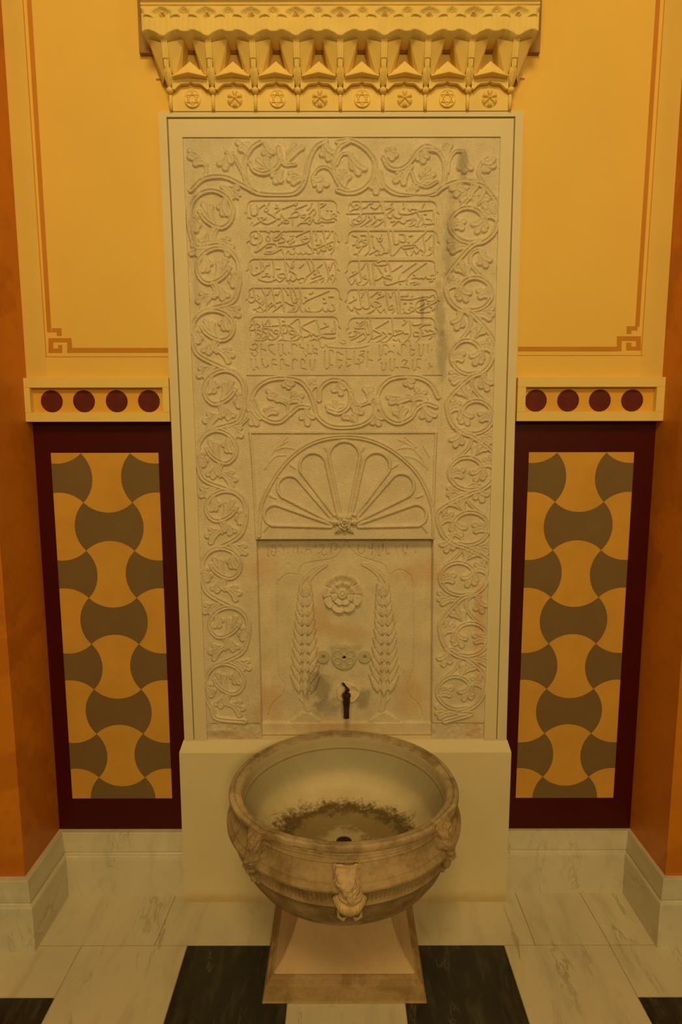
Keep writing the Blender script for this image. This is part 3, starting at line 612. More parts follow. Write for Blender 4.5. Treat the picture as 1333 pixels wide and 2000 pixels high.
# --- inscription tablet: ten cartouches of raised script, carved letters below
TAB_R = 0.0042
SCRIPT = {
 'L1': (470, 385, (85, 50, 1255, 388), [[(130,100),(140,190),(150,230),(190,235),(225,190),(215,110)],[(85,200),(90,250),(130,270)],[(235,150),(310,95)],[(310,90),(340,120),(360,160),(335,190),(315,160),(350,110),(370,75)],[(465,95),(500,130),(510,155),(445,215)],[(450,140),(510,140)],[(545,150),(680,100),(735,72),(715,110)],[(715,155),(860,98)],[(930,75),(905,130),(870,165)],[(1018,70),(1030,240),(1022,290),(980,330)],[(1050,85),(1105,85),(1045,135)],[(150,330),(130,350),(150,375),(180,360),(260,310),(330,270),(250,265)],[(230,265),(290,330),(345,350)],[(360,205),(420,240),(465,280),(440,310),(350,350)],[(450,225),(480,270),(510,280),(530,215),(560,265),(590,280),(625,270)],[(640,265),(740,250),(755,205),(720,185),(670,215),(640,265)],[(490,365),(570,300),(630,305),(610,335),(560,330)],[(680,290),(680,360),(700,390),(740,370),(880,265),(930,250),(975,200),(960,150),(925,180),(895,220)],[(790,235),(850,225),(860,260),(800,260),(790,235)],[(800,335),(870,325),(940,255)],[(870,325),(900,350),(945,280),(975,330),(1030,330),(1060,310),(1100,325),(1220,315)],[(1060,260),(1110,290),(1170,285),(1210,260),(1250,230),(1200,215),(1190,250),(1250,290)],[(1130,170),(1135,172)],[(1180,175),(1185,178)],[(1050,372),(1070,370)]]),
 'L2': (470, 442, (110, 68, 1260, 378), [[(215,50),(230,90),(235,180),(215,290),(190,330),(240,310),(350,225)],[(140,120),(125,180),(150,225),(200,235),(260,205),(280,150),(255,100),(235,85)],[(175,110),(190,150),(225,140)],[(340,65),(375,80)],[(425,65),(440,68)],[(335,150),(360,115),(380,160),(360,200),(335,160)],[(350,225),(440,225),(475,260),(465,310),(410,325),(330,330)],[(430,145),(480,130),(520,80),(555,65)],[(430,145),(440,180),(500,165),(540,100)],[(580,60),(590,70)],[(335,275),(400,260)],[(320,355),(400,355),(480,320),(540,285)],[(500,215),(560,200),(575,165),(545,150)],[(500,260),(560,255),(590,260),(680,255),(800,230),(890,190),(920,70)],[(610,195),(680,150),(650,190),(640,230),(700,190)],[(725,130),(860,65)],[(660,125),(690,120)],[(795,160),(840,130),(875,150),(800,170),(830,205),(880,190)],[(540,290),(560,350),(580,375),(600,340),(625,305),(650,355),(690,360),(710,320)],[(690,290),(700,280)],[(740,345),(760,360),(790,325),(800,360),(840,350),(850,315),(880,355),(940,345),(930,290),(880,240)],[(930,70),(940,240),(960,290),(1000,280),(1200,195)],[(975,80),(990,130),(985,180)],[(990,240),(1050,230),(1045,170)],[(1080,80),(1105,180),(1110,260),(1090,310)],[(1130,150),(1170,75)],[(1000,300),(1010,350),(1050,290),(1070,320),(1110,310)],[(1140,270),(1165,240),(1195,270),(1160,300),(1145,270)],[(1220,85),(1225,200),(1215,300),(1170,360),(1100,390),(1080,360)],[(930,370),(940,380)]]),
 'L3': (470, 500, (105, 45, 1260, 365), [[(140,110),(140,200),(170,245),(230,225),(270,190),(265,60)],[(205,145),(215,150)],[(285,90),(310,140),(350,95),(370,85),(370,115),(330,125),(290,195)],[(285,270),(340,255),(380,265),(365,225),(330,225)],[(240,300),(290,320),(370,330),(440,310),(465,295)],[(420,65),(435,150),(430,270)],[(465,165),(510,165)],[(465,295),(510,330),(560,290),(590,255),(560,225),(490,240),(520,280),(570,270)],[(580,60),(590,200),(610,320),(650,280),(660,260)],[(600,75),(640,150),(640,200)],[(660,120),(690,110),(680,150),(655,140),(660,110),(690,60)],[(770,150),(820,105),(790,110),(770,150)],[(670,205),(720,240),(720,290),(680,325),(655,300)],[(630,350),(640,350)],[(730,290),(760,300),(800,280),(850,290)],[(770,345),(790,350)],[(870,60),(900,130),(920,190),(950,120),(920,50)],[(830,290),(900,230),(1060,105)],[(850,290),(820,350),(850,385),(900,350),(1080,280)],[(930,290),(1000,260),(1050,250),(960,230),(1020,210),(1000,180),(975,215)],[(975,350),(985,355)],[(1000,320),(1030,360),(1080,310)],[(1100,70),(1130,160),(1150,260),(1120,350),(1150,350)],[(1150,110),(1150,145),(1200,80),(1160,180)],[(1180,300),(1170,260),(1210,240),(1225,290),(1190,350),(1130,380),(1100,350)],[(1225,80),(1245,150),(1250,260),(1260,340)]]),
 'L4': (470, 556, (95, 48, 1290, 368), [[(175,65),(185,150),(185,190),(150,225),(105,210),(100,160),(115,110)],[(140,155),(155,160)],[(225,130),(245,170),(210,205)],[(290,170),(300,230),(260,275),(220,300),(170,320)],[(230,215),(260,240),(290,200)],[(290,65),(330,160),(345,260)],[(320,80),(350,130),(380,70)],[(200,310),(230,350),(290,350),(330,290),(370,260),(400,230),(430,260),(390,280),(340,350),(380,370),(430,340),(540,255)],[(270,290),(300,330),(350,310)],[(410,55),(440,180),(455,290)],[(440,130),(500,90),(480,130),(460,100),(500,85)],[(470,235),(530,220),(540,260)],[(535,55),(555,180),(570,340),(610,355),(690,310),(700,270),(650,255),(590,220)],[(585,55),(620,130)],[(650,60),(665,160),(690,230),(730,220),(750,170),(720,180),(700,220)],[(690,55),(720,130),(735,160)],[(640,355),(720,345),(750,290),(745,250)],[(775,60),(790,180),(775,270),(800,340),(830,355),(845,300),(870,340),(910,340),(890,290)],[(820,240),(880,195),(1150,80)],[(840,160),(880,175),(860,195)],[(900,110),(940,80),(930,110),(900,115)],[(910,345),(970,355),(1040,330),(1070,290),(1085,330),(1120,345),(1140,300),(1160,340),(1220,325),(1215,270),(1195,255)],[(1080,175),(1095,180)],[(1085,235),(1110,230)],[(1155,155),(1205,155)]]),
 'L5': (470, 612, (130, 48, 1275, 368), [[(100,200),(130,215),(180,205),(250,160),(215,130)],[(140,140),(150,145)],[(170,85),(195,150),(210,290),(180,345),(260,300),(275,240),(230,205),(205,240),(260,270)],[(190,350),(250,340),(350,280)],[(280,200),(310,240),(355,270),(350,310),(300,345),(250,355)],[(290,110),(310,165),(400,160),(490,155)],[(370,70),(390,150),(420,230)],[(320,140),(350,90)],[(370,330),(420,340),(490,290),(500,240),(460,210),(430,240),(470,260),(500,250)],[(290,190),(390,200),(370,240),(440,310)],[(500,70),(520,150),(535,250),(560,320),(490,355)],[(545,95),(570,100)],[(550,155),(580,145),(610,190),(600,240),(560,250),(560,200)],[(640,145),(730,75),(745,70)],[(620,150),(700,200),(720,240),(690,270),(640,250),(660,215),(710,230)],[(660,320),(720,280)],[(550,340),(640,355),(730,340),(770,300),(750,265)],[(765,70),(780,200),(790,290),(860,300),(910,260),(890,230),(800,170),(960,85)],[(810,310),(820,370),(860,370),(960,330),(1000,350)],[(920,290),(950,260),(980,290),(1010,280)],[(990,80),(1020,180),(1030,270),(1010,330),(1060,300),(1090,310),(1150,320),(1230,310)],[(1050,195),(1130,160),(1130,130),(1095,120),(1140,165)],[(1080,260),(1130,260),(1230,255),(1190,230),(1200,190)],[(1225,100),(1235,180),(1225,240)],[(1070,270),(1100,300),(1210,310)]]),
 'R1': (670, 385, (75, 60, 1215, 398), [[(120,50),(110,90),(170,150),(215,120),(180,95),(150,110)],[(80,190),(130,160),(200,150)],[(60,215),(250,210),(510,200),(520,180),(500,80),(485,60)],[(230,70),(245,200)],[(260,140),(300,130),(330,95),(380,80)],[(370,130),(390,140),(430,150),(490,90)],[(200,250),(180,290),(215,310),(250,280),(225,240),(250,215)],[(150,280),(120,310),(150,350),(220,340),(280,290),(300,240)],[(100,350),(150,385),(220,385),(310,330),(370,280),(340,250),(370,290)],[(300,385),(380,350),(440,290),(410,245)],[(330,390),(420,380),(500,330),(530,290),(490,270),(470,290),(530,290)],[(525,70),(545,200),(550,390)],[(560,155),(650,130),(560,130),(620,100),(640,85)],[(590,205),(660,150)],[(570,210),(590,260),(630,265),(650,210),(680,260),(740,270),(760,250)],[(730,180),(740,210),(790,220),(880,215),(990,170),(860,150),(880,175)],[(790,80),(800,130),(790,150)],[(1000,180),(1160,165)],[(1060,80),(1030,130),(1010,170)],[(650,370),(720,310),(760,330),(800,340),(820,300)],[(630,320),(690,310)],[(830,300),(880,290),(920,270),(900,320),(830,385)],[(820,390),(900,370),(960,330),(950,290)],[(970,200),(1010,280),(980,340),(950,380),(1010,370),(1050,320),(1020,230)],[(1040,340),(1090,350),(1170,340),(1150,290)],[(1060,220),(1080,225)],[(1090,280),(1120,285)],[(1180,160),(1190,350)],[(1000,395),(1080,380)]]),
 'R2': (670, 442, (65, 65, 1225, 395), [[(130,115),(200,155),(130,240),(190,215),(250,170)],[(150,205),(160,210)],[(185,250),(215,240),(210,270),(180,265),(190,240),(230,260),(300,240),(320,200),(300,170),(260,190),(280,215),(300,205)],[(320,180),(300,120),(240,115)],[(330,60),(350,200),(340,310),(280,380),(220,390),(190,360),(240,280)],[(150,360),(200,340)],[(385,160),(400,260),(430,310),(350,360)],[(370,120),(390,130)],[(440,150),(470,160),(500,110)],[(470,130),(460,180),(490,195),(510,160),(480,145)],[(420,300),(470,320),(470,360)],[(430,370),(450,375)],[(500,230),(540,290),(530,340),(490,370)],[(540,340),(580,340),(590,300)],[(590,70),(610,200),(620,330),(640,380),(690,340),(760,260),(800,290),(920,270)],[(650,60),(665,180),(680,230),(720,220),(730,160),(760,200),(810,190),(800,110),(740,100)],[(760,250),(920,240)],[(870,125),(900,120)],[(850,205),(860,210)],[(940,200),(1070,80),(1050,110)],[(920,210),(950,250),(990,300),(960,350),(920,310),(890,375),(850,380),(820,320)],[(950,240),(1040,320),(1070,290),(1050,140)],[(1080,185),(1150,110)],[(1130,260),(1160,290),(1150,350),(1080,385),(1040,370),(1060,330)],[(1130,300),(1130,270),(1160,270)],[(1185,90),(1190,390)]]),
 'R3': (670, 500, (60, 65, 1205, 392), [[(210,60),(220,180),(240,290),(220,340),(180,330),(160,290),(120,365),(90,340),(75,290)],[(80,275),(160,230),(190,205),(130,200),(150,230)],[(240,170),(290,90)],[(270,270),(290,240),(310,280),(280,290),(325,300),(290,360),(220,380),(180,350)],[(325,90),(345,250),(365,380)],[(385,100),(400,250),(410,380)],[(410,90),(440,120),(560,110),(570,70)],[(450,80),(490,65)],[(460,150),(500,210),(520,250),(460,300),(420,305),(430,250)],[(550,160),(560,190)],[(600,90),(620,180),(600,240),(530,270),(590,290),(630,300),(620,250),(580,250)],[(645,195),(770,115)],[(545,320),(560,370),(640,360),(720,330),(810,310),(880,230),(1080,90)],[(780,210),(860,150),(950,90)],[(720,330),(740,240)],[(740,360),(750,365)],[(840,310),(830,360),(870,385),(960,360),(990,340),(920,340),(880,350)],[(900,290),(950,280),(1000,290),(920,240)],[(980,290),(1020,280),(1050,290),(1080,260),(1100,290),(1190,290),(1190,240),(1150,250)],[(1000,350),(990,380)],[(1130,330),(1170,320)],[(1200,110),(1215,230)]]),
 'R4': (670, 556, (55, 68, 1225, 390), [[(85,235),(170,180),(140,150),(170,190)],[(45,230),(90,310),(120,330),(150,280),(180,310),(240,300),(230,200),(205,80)],[(240,165),(280,85),(250,110)],[(320,80),(345,200),(340,290),(290,310),(260,280)],[(365,155),(450,90)],[(450,180),(480,160),(530,140),(490,95),(470,120),(530,135)],[(180,340),(220,380),(300,380),(400,330),(420,290),(490,275),(480,240),(420,215),(400,250),(440,260)],[(370,225),(380,270),(440,290),(490,360),(530,310),(560,340)],[(560,90),(575,200),(600,320)],[(600,110),(620,160),(650,90)],[(600,290),(640,260),(665,300),(620,320),(670,310),(640,370),(580,390),(555,350)],[(680,90),(700,200),(720,370)],[(725,75),(740,200),(755,370),(800,350),(790,310)],[(760,150),(850,140),(790,130),(840,115)],[(755,185),(870,190),(920,180),(910,140),(880,170)],[(800,350),(850,370),(910,330),(930,300),(880,290),(860,320),(920,340)],[(800,240),(820,240)],[(880,235),(900,240)],[(930,180),(1080,150),(1130,160)],[(1090,180),(980,210),(940,280),(960,340),(1020,360),(1130,350)],[(970,300),(1060,245)],[(1000,330),(1100,280),(1220,210),(1100,210)],[(1110,160),(1180,130),(1200,170)],[(1100,245),(1180,230)],[(1140,290),(1190,310),(1160,330)]]),
 'R5': (670, 612, (75, 62, 1195, 385), [[(160,185),(220,130),(260,100),(250,150),(160,190),(270,190)],[(185,115),(195,120)],[(100,240),(60,270),(80,300),(150,290),(190,230),(150,230)],[(60,320),(110,340),(190,300),(250,260),(220,250),(240,230)],[(180,380),(260,340),(300,300),(270,250)],[(285,70),(295,200),(310,260),(340,260),(335,150)],[(315,105),(325,150)],[(355,70),(370,180),(375,290),(350,340)],[(250,395),(330,370),(350,340)],[(430,190),(590,95)],[(400,215),(500,270),(440,300),(390,330)],[(390,375),(440,370),(540,310),(570,280),(520,240)],[(500,370),(560,365),(620,310),(650,270),(600,255)],[(640,65),(650,180),(655,250)],[(670,285),(790,235),(690,215),(710,240)],[(780,150),(830,100),(800,85)],[(730,330),(760,375),(820,360),(860,290),(850,260),(800,260)],[(660,335),(700,350)],[(870,90),(885,200),(870,290)],[(860,340),(890,385),(950,370),(1000,300),(990,250),(930,240),(930,290),(990,290)],[(900,110),(920,150),(1000,140),(1130,120)],[(1000,185),(1050,150),(1140,140)],[(1020,210),(1040,260)],[(1040,290),(1100,280),(1210,240),(1080,210),(1110,235)],[(1130,330),(1160,290)]]),
}
CUT_L = [[(90,140),(150,150),(190,110),(160,70),(120,90)],[(150,150),(190,190),(150,235),(105,190)],[(235,75),(235,230)],[(245,140),(290,150),(285,175)],[(405,82),(340,90),(335,140),(370,180),(415,215)],[(465,75),(465,200),(490,225),(515,200),(515,75)],[(530,190),(560,215)],[(598,188),(604,196)],[(640,225),(640,90),(670,75),(700,95),(700,120)],[(740,80),(740,120),(790,130),(790,190),(815,235),(840,200),(845,80)],[(855,200),(885,195),(885,220)],[(910,90),(910,210)],[(910,135),(960,140),(960,160)],[(910,190),(960,195),(960,220)],
 [(105,270),(110,380),(145,415),(165,380),(165,270)],[(180,370),(205,400)],[(245,270),(245,400)],[(260,340),(290,385),(330,350)],[(380,410),(380,290),(410,270),(425,300)],[(380,330),(440,345)],[(490,410),(490,290),(510,270),(530,290),(530,330),(600,360)],[(640,415),(650,290),(680,270),(705,300)],[(755,385),(755,290),(775,270),(805,300),(805,330)],[(755,385),(820,400)],[(870,280),(875,390),(895,415),(920,390),(935,280)],
 [(1065,165),(1065,370),(1100,395),(1125,340),(1125,165),(1170,170),(1170,210)],[(1130,340),(1165,350)],[(1225,175),(1300,215)],[(1225,175),(1225,350),(1250,385),(1285,345)],[(1230,275),(1285,285)]]
CUT_R = [[(45,170),(45,380)],[(50,270),(100,270)],[(50,370),(95,345)],[(150,165),(150,320),(210,330),(215,380)],[(230,170),(275,165),(270,200),(215,225),(270,240),(270,290),(230,320),(200,270)],[(325,170),(315,380)],[(330,275),(380,290)],[(475,90),(475,200),(495,230),(515,200),(525,95),(570,90),(585,120)],[(550,195),(570,220)],[(590,180),(630,165),(655,190)],[(715,185),(750,230)],[(670,110),(665,90)],[(765,200),(765,90),(800,80),(820,110)],[(880,90),(880,220),(930,200)],[(885,145),(930,150)],[(990,80),(990,200),(1010,230),(1040,200),(1050,80)],[(1105,80),(1105,190)],[(1155,150),(1160,165)],
 [(455,290),(490,265)],[(505,320),(505,400),(540,415),(555,390),(560,320)],[(615,270),(615,400),(650,420),(665,380),(670,270)],[(680,380),(715,380),(715,410)],[(770,300),(800,280),(835,300),(800,350)],[(755,375),(850,385),(860,410)],[(910,280),(910,400),(940,415),(960,380),(965,280),(1010,270)],[(970,370),(1010,390)],[(1080,275),(1085,290)],[(1125,325),(1115,400)],[(1130,360),(1165,370)]]
tab = Carve(); carts = []
TAB_UP = 0.0035                                # tablet stands proud of the scroll ground
for key, (ox, oy, rc, strokes) in SCRIPT.items():
    t = Tr(ox, oy, 6.665)
    x0, z1 = t.pt(rc[:2]); x1, z0 = t.pt(rc[2:]); carts.append((x0, x1, z0, z1))
    for s in strokes: tab.stroke(t.pts(s), 0.0030, 0.0052, 'round', f0=TAB_UP-0.0050)
for t, S in ((Tr(475, 662, 6.665), CUT_L), (Tr(670, 662, 6.665), CUT_R)):
    for s in S: tab.stroke(t.pts(s), 0.0023, 0.0060, 'vee', f0=TAB_UP, mode='sub')
t = Tr(475, 662, 6.665)
tab.stroke(t.pts([(1000, 20), (1020, 95), (1042, 108), (1078, 65), (1102, 98), (1150, 105), (1333, 118), (1500, 112), (1630, 85)]), 0.0030, 0.003, 'round', f0=TAB_UP)
tab.stroke(t.pts([(1270, 40), (1300, 60), (1330, 50), (1335, 20), (1300, 10)]), 0.0026, 0.003, 'round', f0=TAB_UP)
def tablet_base(X, Z):
    H = np.full(X.shape, TAB_UP)
    for (x0, x1, z0, z1) in carts:
        d = sdf_rect(X, Z, x0, x1, z0, z1, 0.019)
        zc = z1-(z1-z0)*0.5
        for sx, xe in ((-1, x0), (1, x1)):        # small pointed ends
            tip = 0.0075-np.abs(Z-zc)*1.0-np.abs(X-xe)*0.85
            d = np.minimum(d, -tip)
        H = np.minimum(H, TAB_UP-0.0050*sm(-d, -0.0008, 0.0012))
    return H

# --- shell lunette
lun = Carve(); LU = 0.0
t = Tr(470, 720, 3.251)
lun.stroke(t.pts([(118, 1060), (125, 930), (140, 840), (190, 735), (275, 610), (385, 510), (510, 452), (655, 432), (800, 447), (935, 502), (1055, 592), (1135, 682), (1190, 790), (1222, 900), (1230, 1060)]), 8.0*MPP*.55, 0.0075, 'stem', f0=LU)
PET = [((640, 905), (660, 560), 24, 92), ((690, 905), (660, 560), 24, 92), ((600, 915), (462, 620), 14, 84), ((725, 915), (862, 618), 14, 84), ((560, 950), (312, 755), 14, 74), ((760, 945), (1020, 745), 14, 78), ((570, 995), (218, 930), 10, 66), ((755, 995), (1112, 930), 10, 68)]
pets = [(t.pt(a_), t.pt(b_), ra/3.251*MPP, rb/3.251*MPP) for a_, b_, ra, rb in PET if a_[0] != 690]
pets[0] = (t.pt((662, 905)), t.pt((660, 560)), 30/3.251*MPP, 96/3.251*MPP)
for s in ([(140, 830), (165, 740), (220, 690), (290, 700)], [(165, 640), (210, 520), (300, 460)], [(215, 520), (280, 500), (345, 510)], [(150, 640), (215, 560), (290, 550)], [(240, 500), (300, 430)],
          [(1190, 640), (1130, 540), (1040, 455)], [(1120, 520), (1060, 500), (985, 515)], [(1185, 630), (1110, 570), (1040, 555)], [(1110, 500), (1000, 450)], [(1120, 500), (1040, 430)], [(1200, 560), (1160, 490)]):
    lun.stroke(t.pts(s), [1.2*MPP, 2.6*MPP, 1.2*MPP], 0.003, 'round', f0=LU)
for p, d in (((540, 500), (545, 525)), ((780, 500), (770, 525)), ((320, 610), (350, 635)), ((990, 610), (960, 635)), ((190, 805), (225, 825)), ((1150, 805), (1115, 820)), ((170, 1000), (150, 1035)), ((1160, 1000), (1185, 1040))):
    lun.stroke(t.pts([p, d]), [5*MPP, 2*MPP], 0.005, 'vee', f0=LU, smooth=False)
def capsule_sdf(X, Z, a_, b_, ra, rb):
    a_, b_ = np.array(a_), np.array(b_); d = b_-a_; l2 = d@d
    tt = np.clip(((X-a_[0])*d[0]+(Z-a_[1])*d[1])/l2, 0, 1)
    return np.hypot(X-a_[0]-tt*d[0], Z-a_[1]-tt*d[1])-(ra+(rb-ra)*tt)
LX = lambda z: np.interp(z, [1.18, 1.55, 1.66], [wall_pt(500, 1050, SY)[0], wall_pt(490, 850, SY)[0], wall_pt(484, 840, SY)[0]])
RX = lambda z: np.interp(z, [1.18, 1.55, 1.66], [wall_pt(848, 1050, SY)[0], wall_pt(853, 850, SY)[0], wall_pt(856, 840, SY)[0]])
Z_TABT, Z_TABB = wall_pt(663, 385, SY)[1], wall_pt(663, 733, SY)[1]
Z_LUNT, Z_LUNB = wall_pt(663, 839, SY)[1], wall_pt(670, 1053, SY)[1]
Z_NB = wall_pt(670, 1432, SY)[1]
z838 = Z_LUNT
def lun_base(X, Z):
    H = np.full(X.shape, LU)
    # raised frame line along top and sides
    xl = np.vectorize(LX)(Z[:, 0])[:, None]; xr = np.vectorize(RX)(Z[:, 0])[:, None]
    H = np.maximum(H, 0.006*(sm(Z, z838-.0135, z838-.0115)-sm(Z, z838-.003, z838-.001)))
    side = np.minimum(X-xl, xr-X); H = np.maximum(H, 0.005*(sm(side, .001, .003)-sm(side, .008, .010)))
    top = 0
    for (a_, b_, ra, rb) in pets:
        d = capsule_sdf(X, Z, a_, b_, ra, rb)
        H = np.where(d < -0.001, np.minimum(H, -0.004*sm(-d, 0.001, 0.004)), H)
    for (a_, b_, ra, rb) in pets:
        d = capsule_sdf(X, Z, a_, b_, ra, rb); ad = np.abs(d)
        rdg = 0.0085*np.sqrt(np.clip(1-((ad)/0.0062)**2, 0, 1)) - 0.0
        rdg2 = 0.003*np.sqrt(np.clip(1-((d+0.0105)/0.0030)**2, 0, 1))-0.004
        H = np.maximum(H, rdg); H = np.where(np.abs(d+0.0105) < 0.003, np.maximum(H, rdg2), H)
    # flat lintel strip at the foot
    return H

# --- niche back: engraved ogee, letters, cypresses carved separately
NY = -0.004
nic = Carve(); tn = Tr(490, 1040, 3.603, NY)
for s in ([(675, 50), (700, 110), (760, 165), (850, 195), (940, 230), (975, 295), (1040, 262), (1110, 290), (1140, 380), (1145, 900), (1130, 1000), (1100, 1090), (1120, 1150), (1190, 1220), (1205, 1290)],
          [(665, 60), (640, 125), (580, 180), (480, 200), (380, 220), (340, 260), (333, 297), (260, 292), (200, 340), (185, 400), (190, 960), (235, 1060), (230, 1130), (150, 1210), (120, 1290)]):
    nic.stroke(tn.pts(s), 0.0018, 0.0042, 'vee', f0=0, mode='sub')
for tt, S in ((Tr(495, 1050, 7.4, NY), [[(210,110),(210,280)],[(260,130),(290,110),(320,140),(320,240),(290,275),(260,250),(270,200)],[(260,140),(300,160)],[(370,130),(385,110),(400,130)],[(365,200),(380,230)],[(435,150),(435,280)],[(500,225),(505,230)],[(585,110),(585,280)],[(635,110),(640,180),(640,260)],[(690,210),(695,250)],[(760,270),(760,190),(800,175),(825,200),(825,270)],[(690,115),(800,115)],[(870,115),(880,150),(905,140),(905,110)],[(965,140),(965,115),(995,105)],[(1010,100),(1015,150),(980,215),(930,240)],[(980,230),(1020,265),(1060,240)],[(1125,90),(1120,260)],[(1125,95),(1190,90),(1200,170),(1160,190)],[(1240,140),(1260,160)]]),
              (Tr(665, 1050, 7.2, NY), [[(255,105),(250,190),(290,240),(340,190),(345,100)],[(400,130),(405,150)],[(455,90),(445,260)],[(400,160),(455,160)],[(490,160),(490,205)],[(540,110),(540,250),(560,265)],[(600,90),(600,200)],[(640,150),(660,250),(690,220)],[(790,110),(790,200),(810,260)],[(880,90),(880,190),(920,230),(900,265)],[(940,110),(940,180)],[(1060,200),(1060,230)]])):
    for s in S: nic.stroke(tt.pts(s), 0.0021, 0.0050, 'vee', f0=0, mode='sub')
nic.stroke(tn.pts([(265, 225), (266, 226)]), 0.008, 0.003, 'vee', mode='sub', smooth=False)
Z_LIP = wall_pt(670, 1409, NY)[1]
NLX = lambda z: np.interp(z, [.55, 1.2], [wall_pt(511, 1440, SY)[0], wall_pt(500.5, 1053, SY)[0]])
NRX = lambda z: np.interp(z, [.55, 1.2], [wall_pt(845, 1440, SY)[0], wall_pt(847.5, 1053, SY)[0]])
def niche_base(X, Z):
    H = 0.010*sm(-Z, -Z_LIP-.001, -Z_LIP+.002)            # bottom lip
    # rough mortar scars round the discs and tap
    n = np.zeros_like(X)
    for k in range(40):
        cx, cz = rng.normal(0.0, .055), rng.normal(0.80, .075); r_ = rng.uniform(.006, .022)
        n += rng.uniform(-.0016, .0012)*np.exp(-(((X-cx)/r_)**2+((Z-cz)/r_)**2))
    return H+n

slab = thing('carved_fountain_slab', 'tall carved stone fountain slab with scrolls, script cartouches, shell and niche', 'carved panel', (0.006, -.02, ZB))
XTL = lambda z: np.interp(z, [Z_TABB, Z_TABT], [wall_pt(481, 733, SY)[0], wall_pt(467, 385, SY)[0]])
XTR = lambda z: np.interp(z, [Z_TABB, Z_TABT], [wall_pt(864.5, 733, SY)[0], wall_pt(866, 385, SY)[0]])
def XJL(z):   # inner edge of left border
    return np.interp(z, [ZB, Z_LUNB, Z_LUNT, Z_LUNT+.001, Z_TABB, Z_TABT], [NLX(ZB), NLX(Z_LUNB), LX(Z_LUNT), XTL(Z_TABB), XTL(Z_TABB), XTL(Z_TABT)])
def XJR(z):
    return np.interp(z, [ZB, Z_LUNB, Z_LUNT, Z_LUNT+.001, Z_TABB, Z_TABT], [NRX(ZB), NRX(Z_LUNB), RX(Z_LUNT), XTR(Z_TABB), XTR(Z_TABB), XTR(Z_TABT)])
zfoot = wall_pt(450, 1413, SY)[1]
def border_post(X, Z, H):
    # the foot of each border is broken back and rough
    k = sm(-Z, -zfoot-.002, -zfoot+.003); rough = np.zeros_like(X)
    for j in range(120):
        cx, cz, r_ = rng.uniform(X.min(), X.max()), rng.uniform(ZB, zfoot), rng.uniform(.003, .012)
        rough += rng.uniform(-.002, .002)*np.exp(-(((X-cx)/r_)**2+((Z-cz)/r_)**2))
    return H*(1-k)+k*(-0.003+rough)
relief('scroll_border', slab, M['slab'], lambda z: XSL(z)[0], XJL, ZB, Z_TABT, 0.0016, cv.ops, post=border_post)
relief('scroll_border', slab, M['slab'], XJR, lambda z: XSL(z)[1], ZB, Z_TABT, 0.0016, cv.ops, post=border_post)
relief('scroll_frieze', slab, M['slab'], lambda z: XSL(z)[0], lambda z: XSL(z)[1], Z_TABT, ZT, 0.0016, cv.ops)
relief('scroll_frieze', slab, M['slab'], XJL, XJR, Z_LUNT, Z_TABB, 0.0016, cv.ops)
relief('inscription_tablet', slab, M['slab'], XTL, XTR, Z_TABB, Z_TABT, 0.00105, tab.ops, base=tablet_base)
relief('shell_lunette', slab, M['slab'], LX, RX, Z_LUNB, Z_LUNT, 0.0013, lun.ops, base=lun_base)
relief('niche_back', slab, M['slab'], lambda z: NLX(z)-.001, lambda z: NRX(z)+.001, Z_NB-.02, Z_LUNB+.002, 0.0014, nic.ops, base=niche_base, y0=NY)

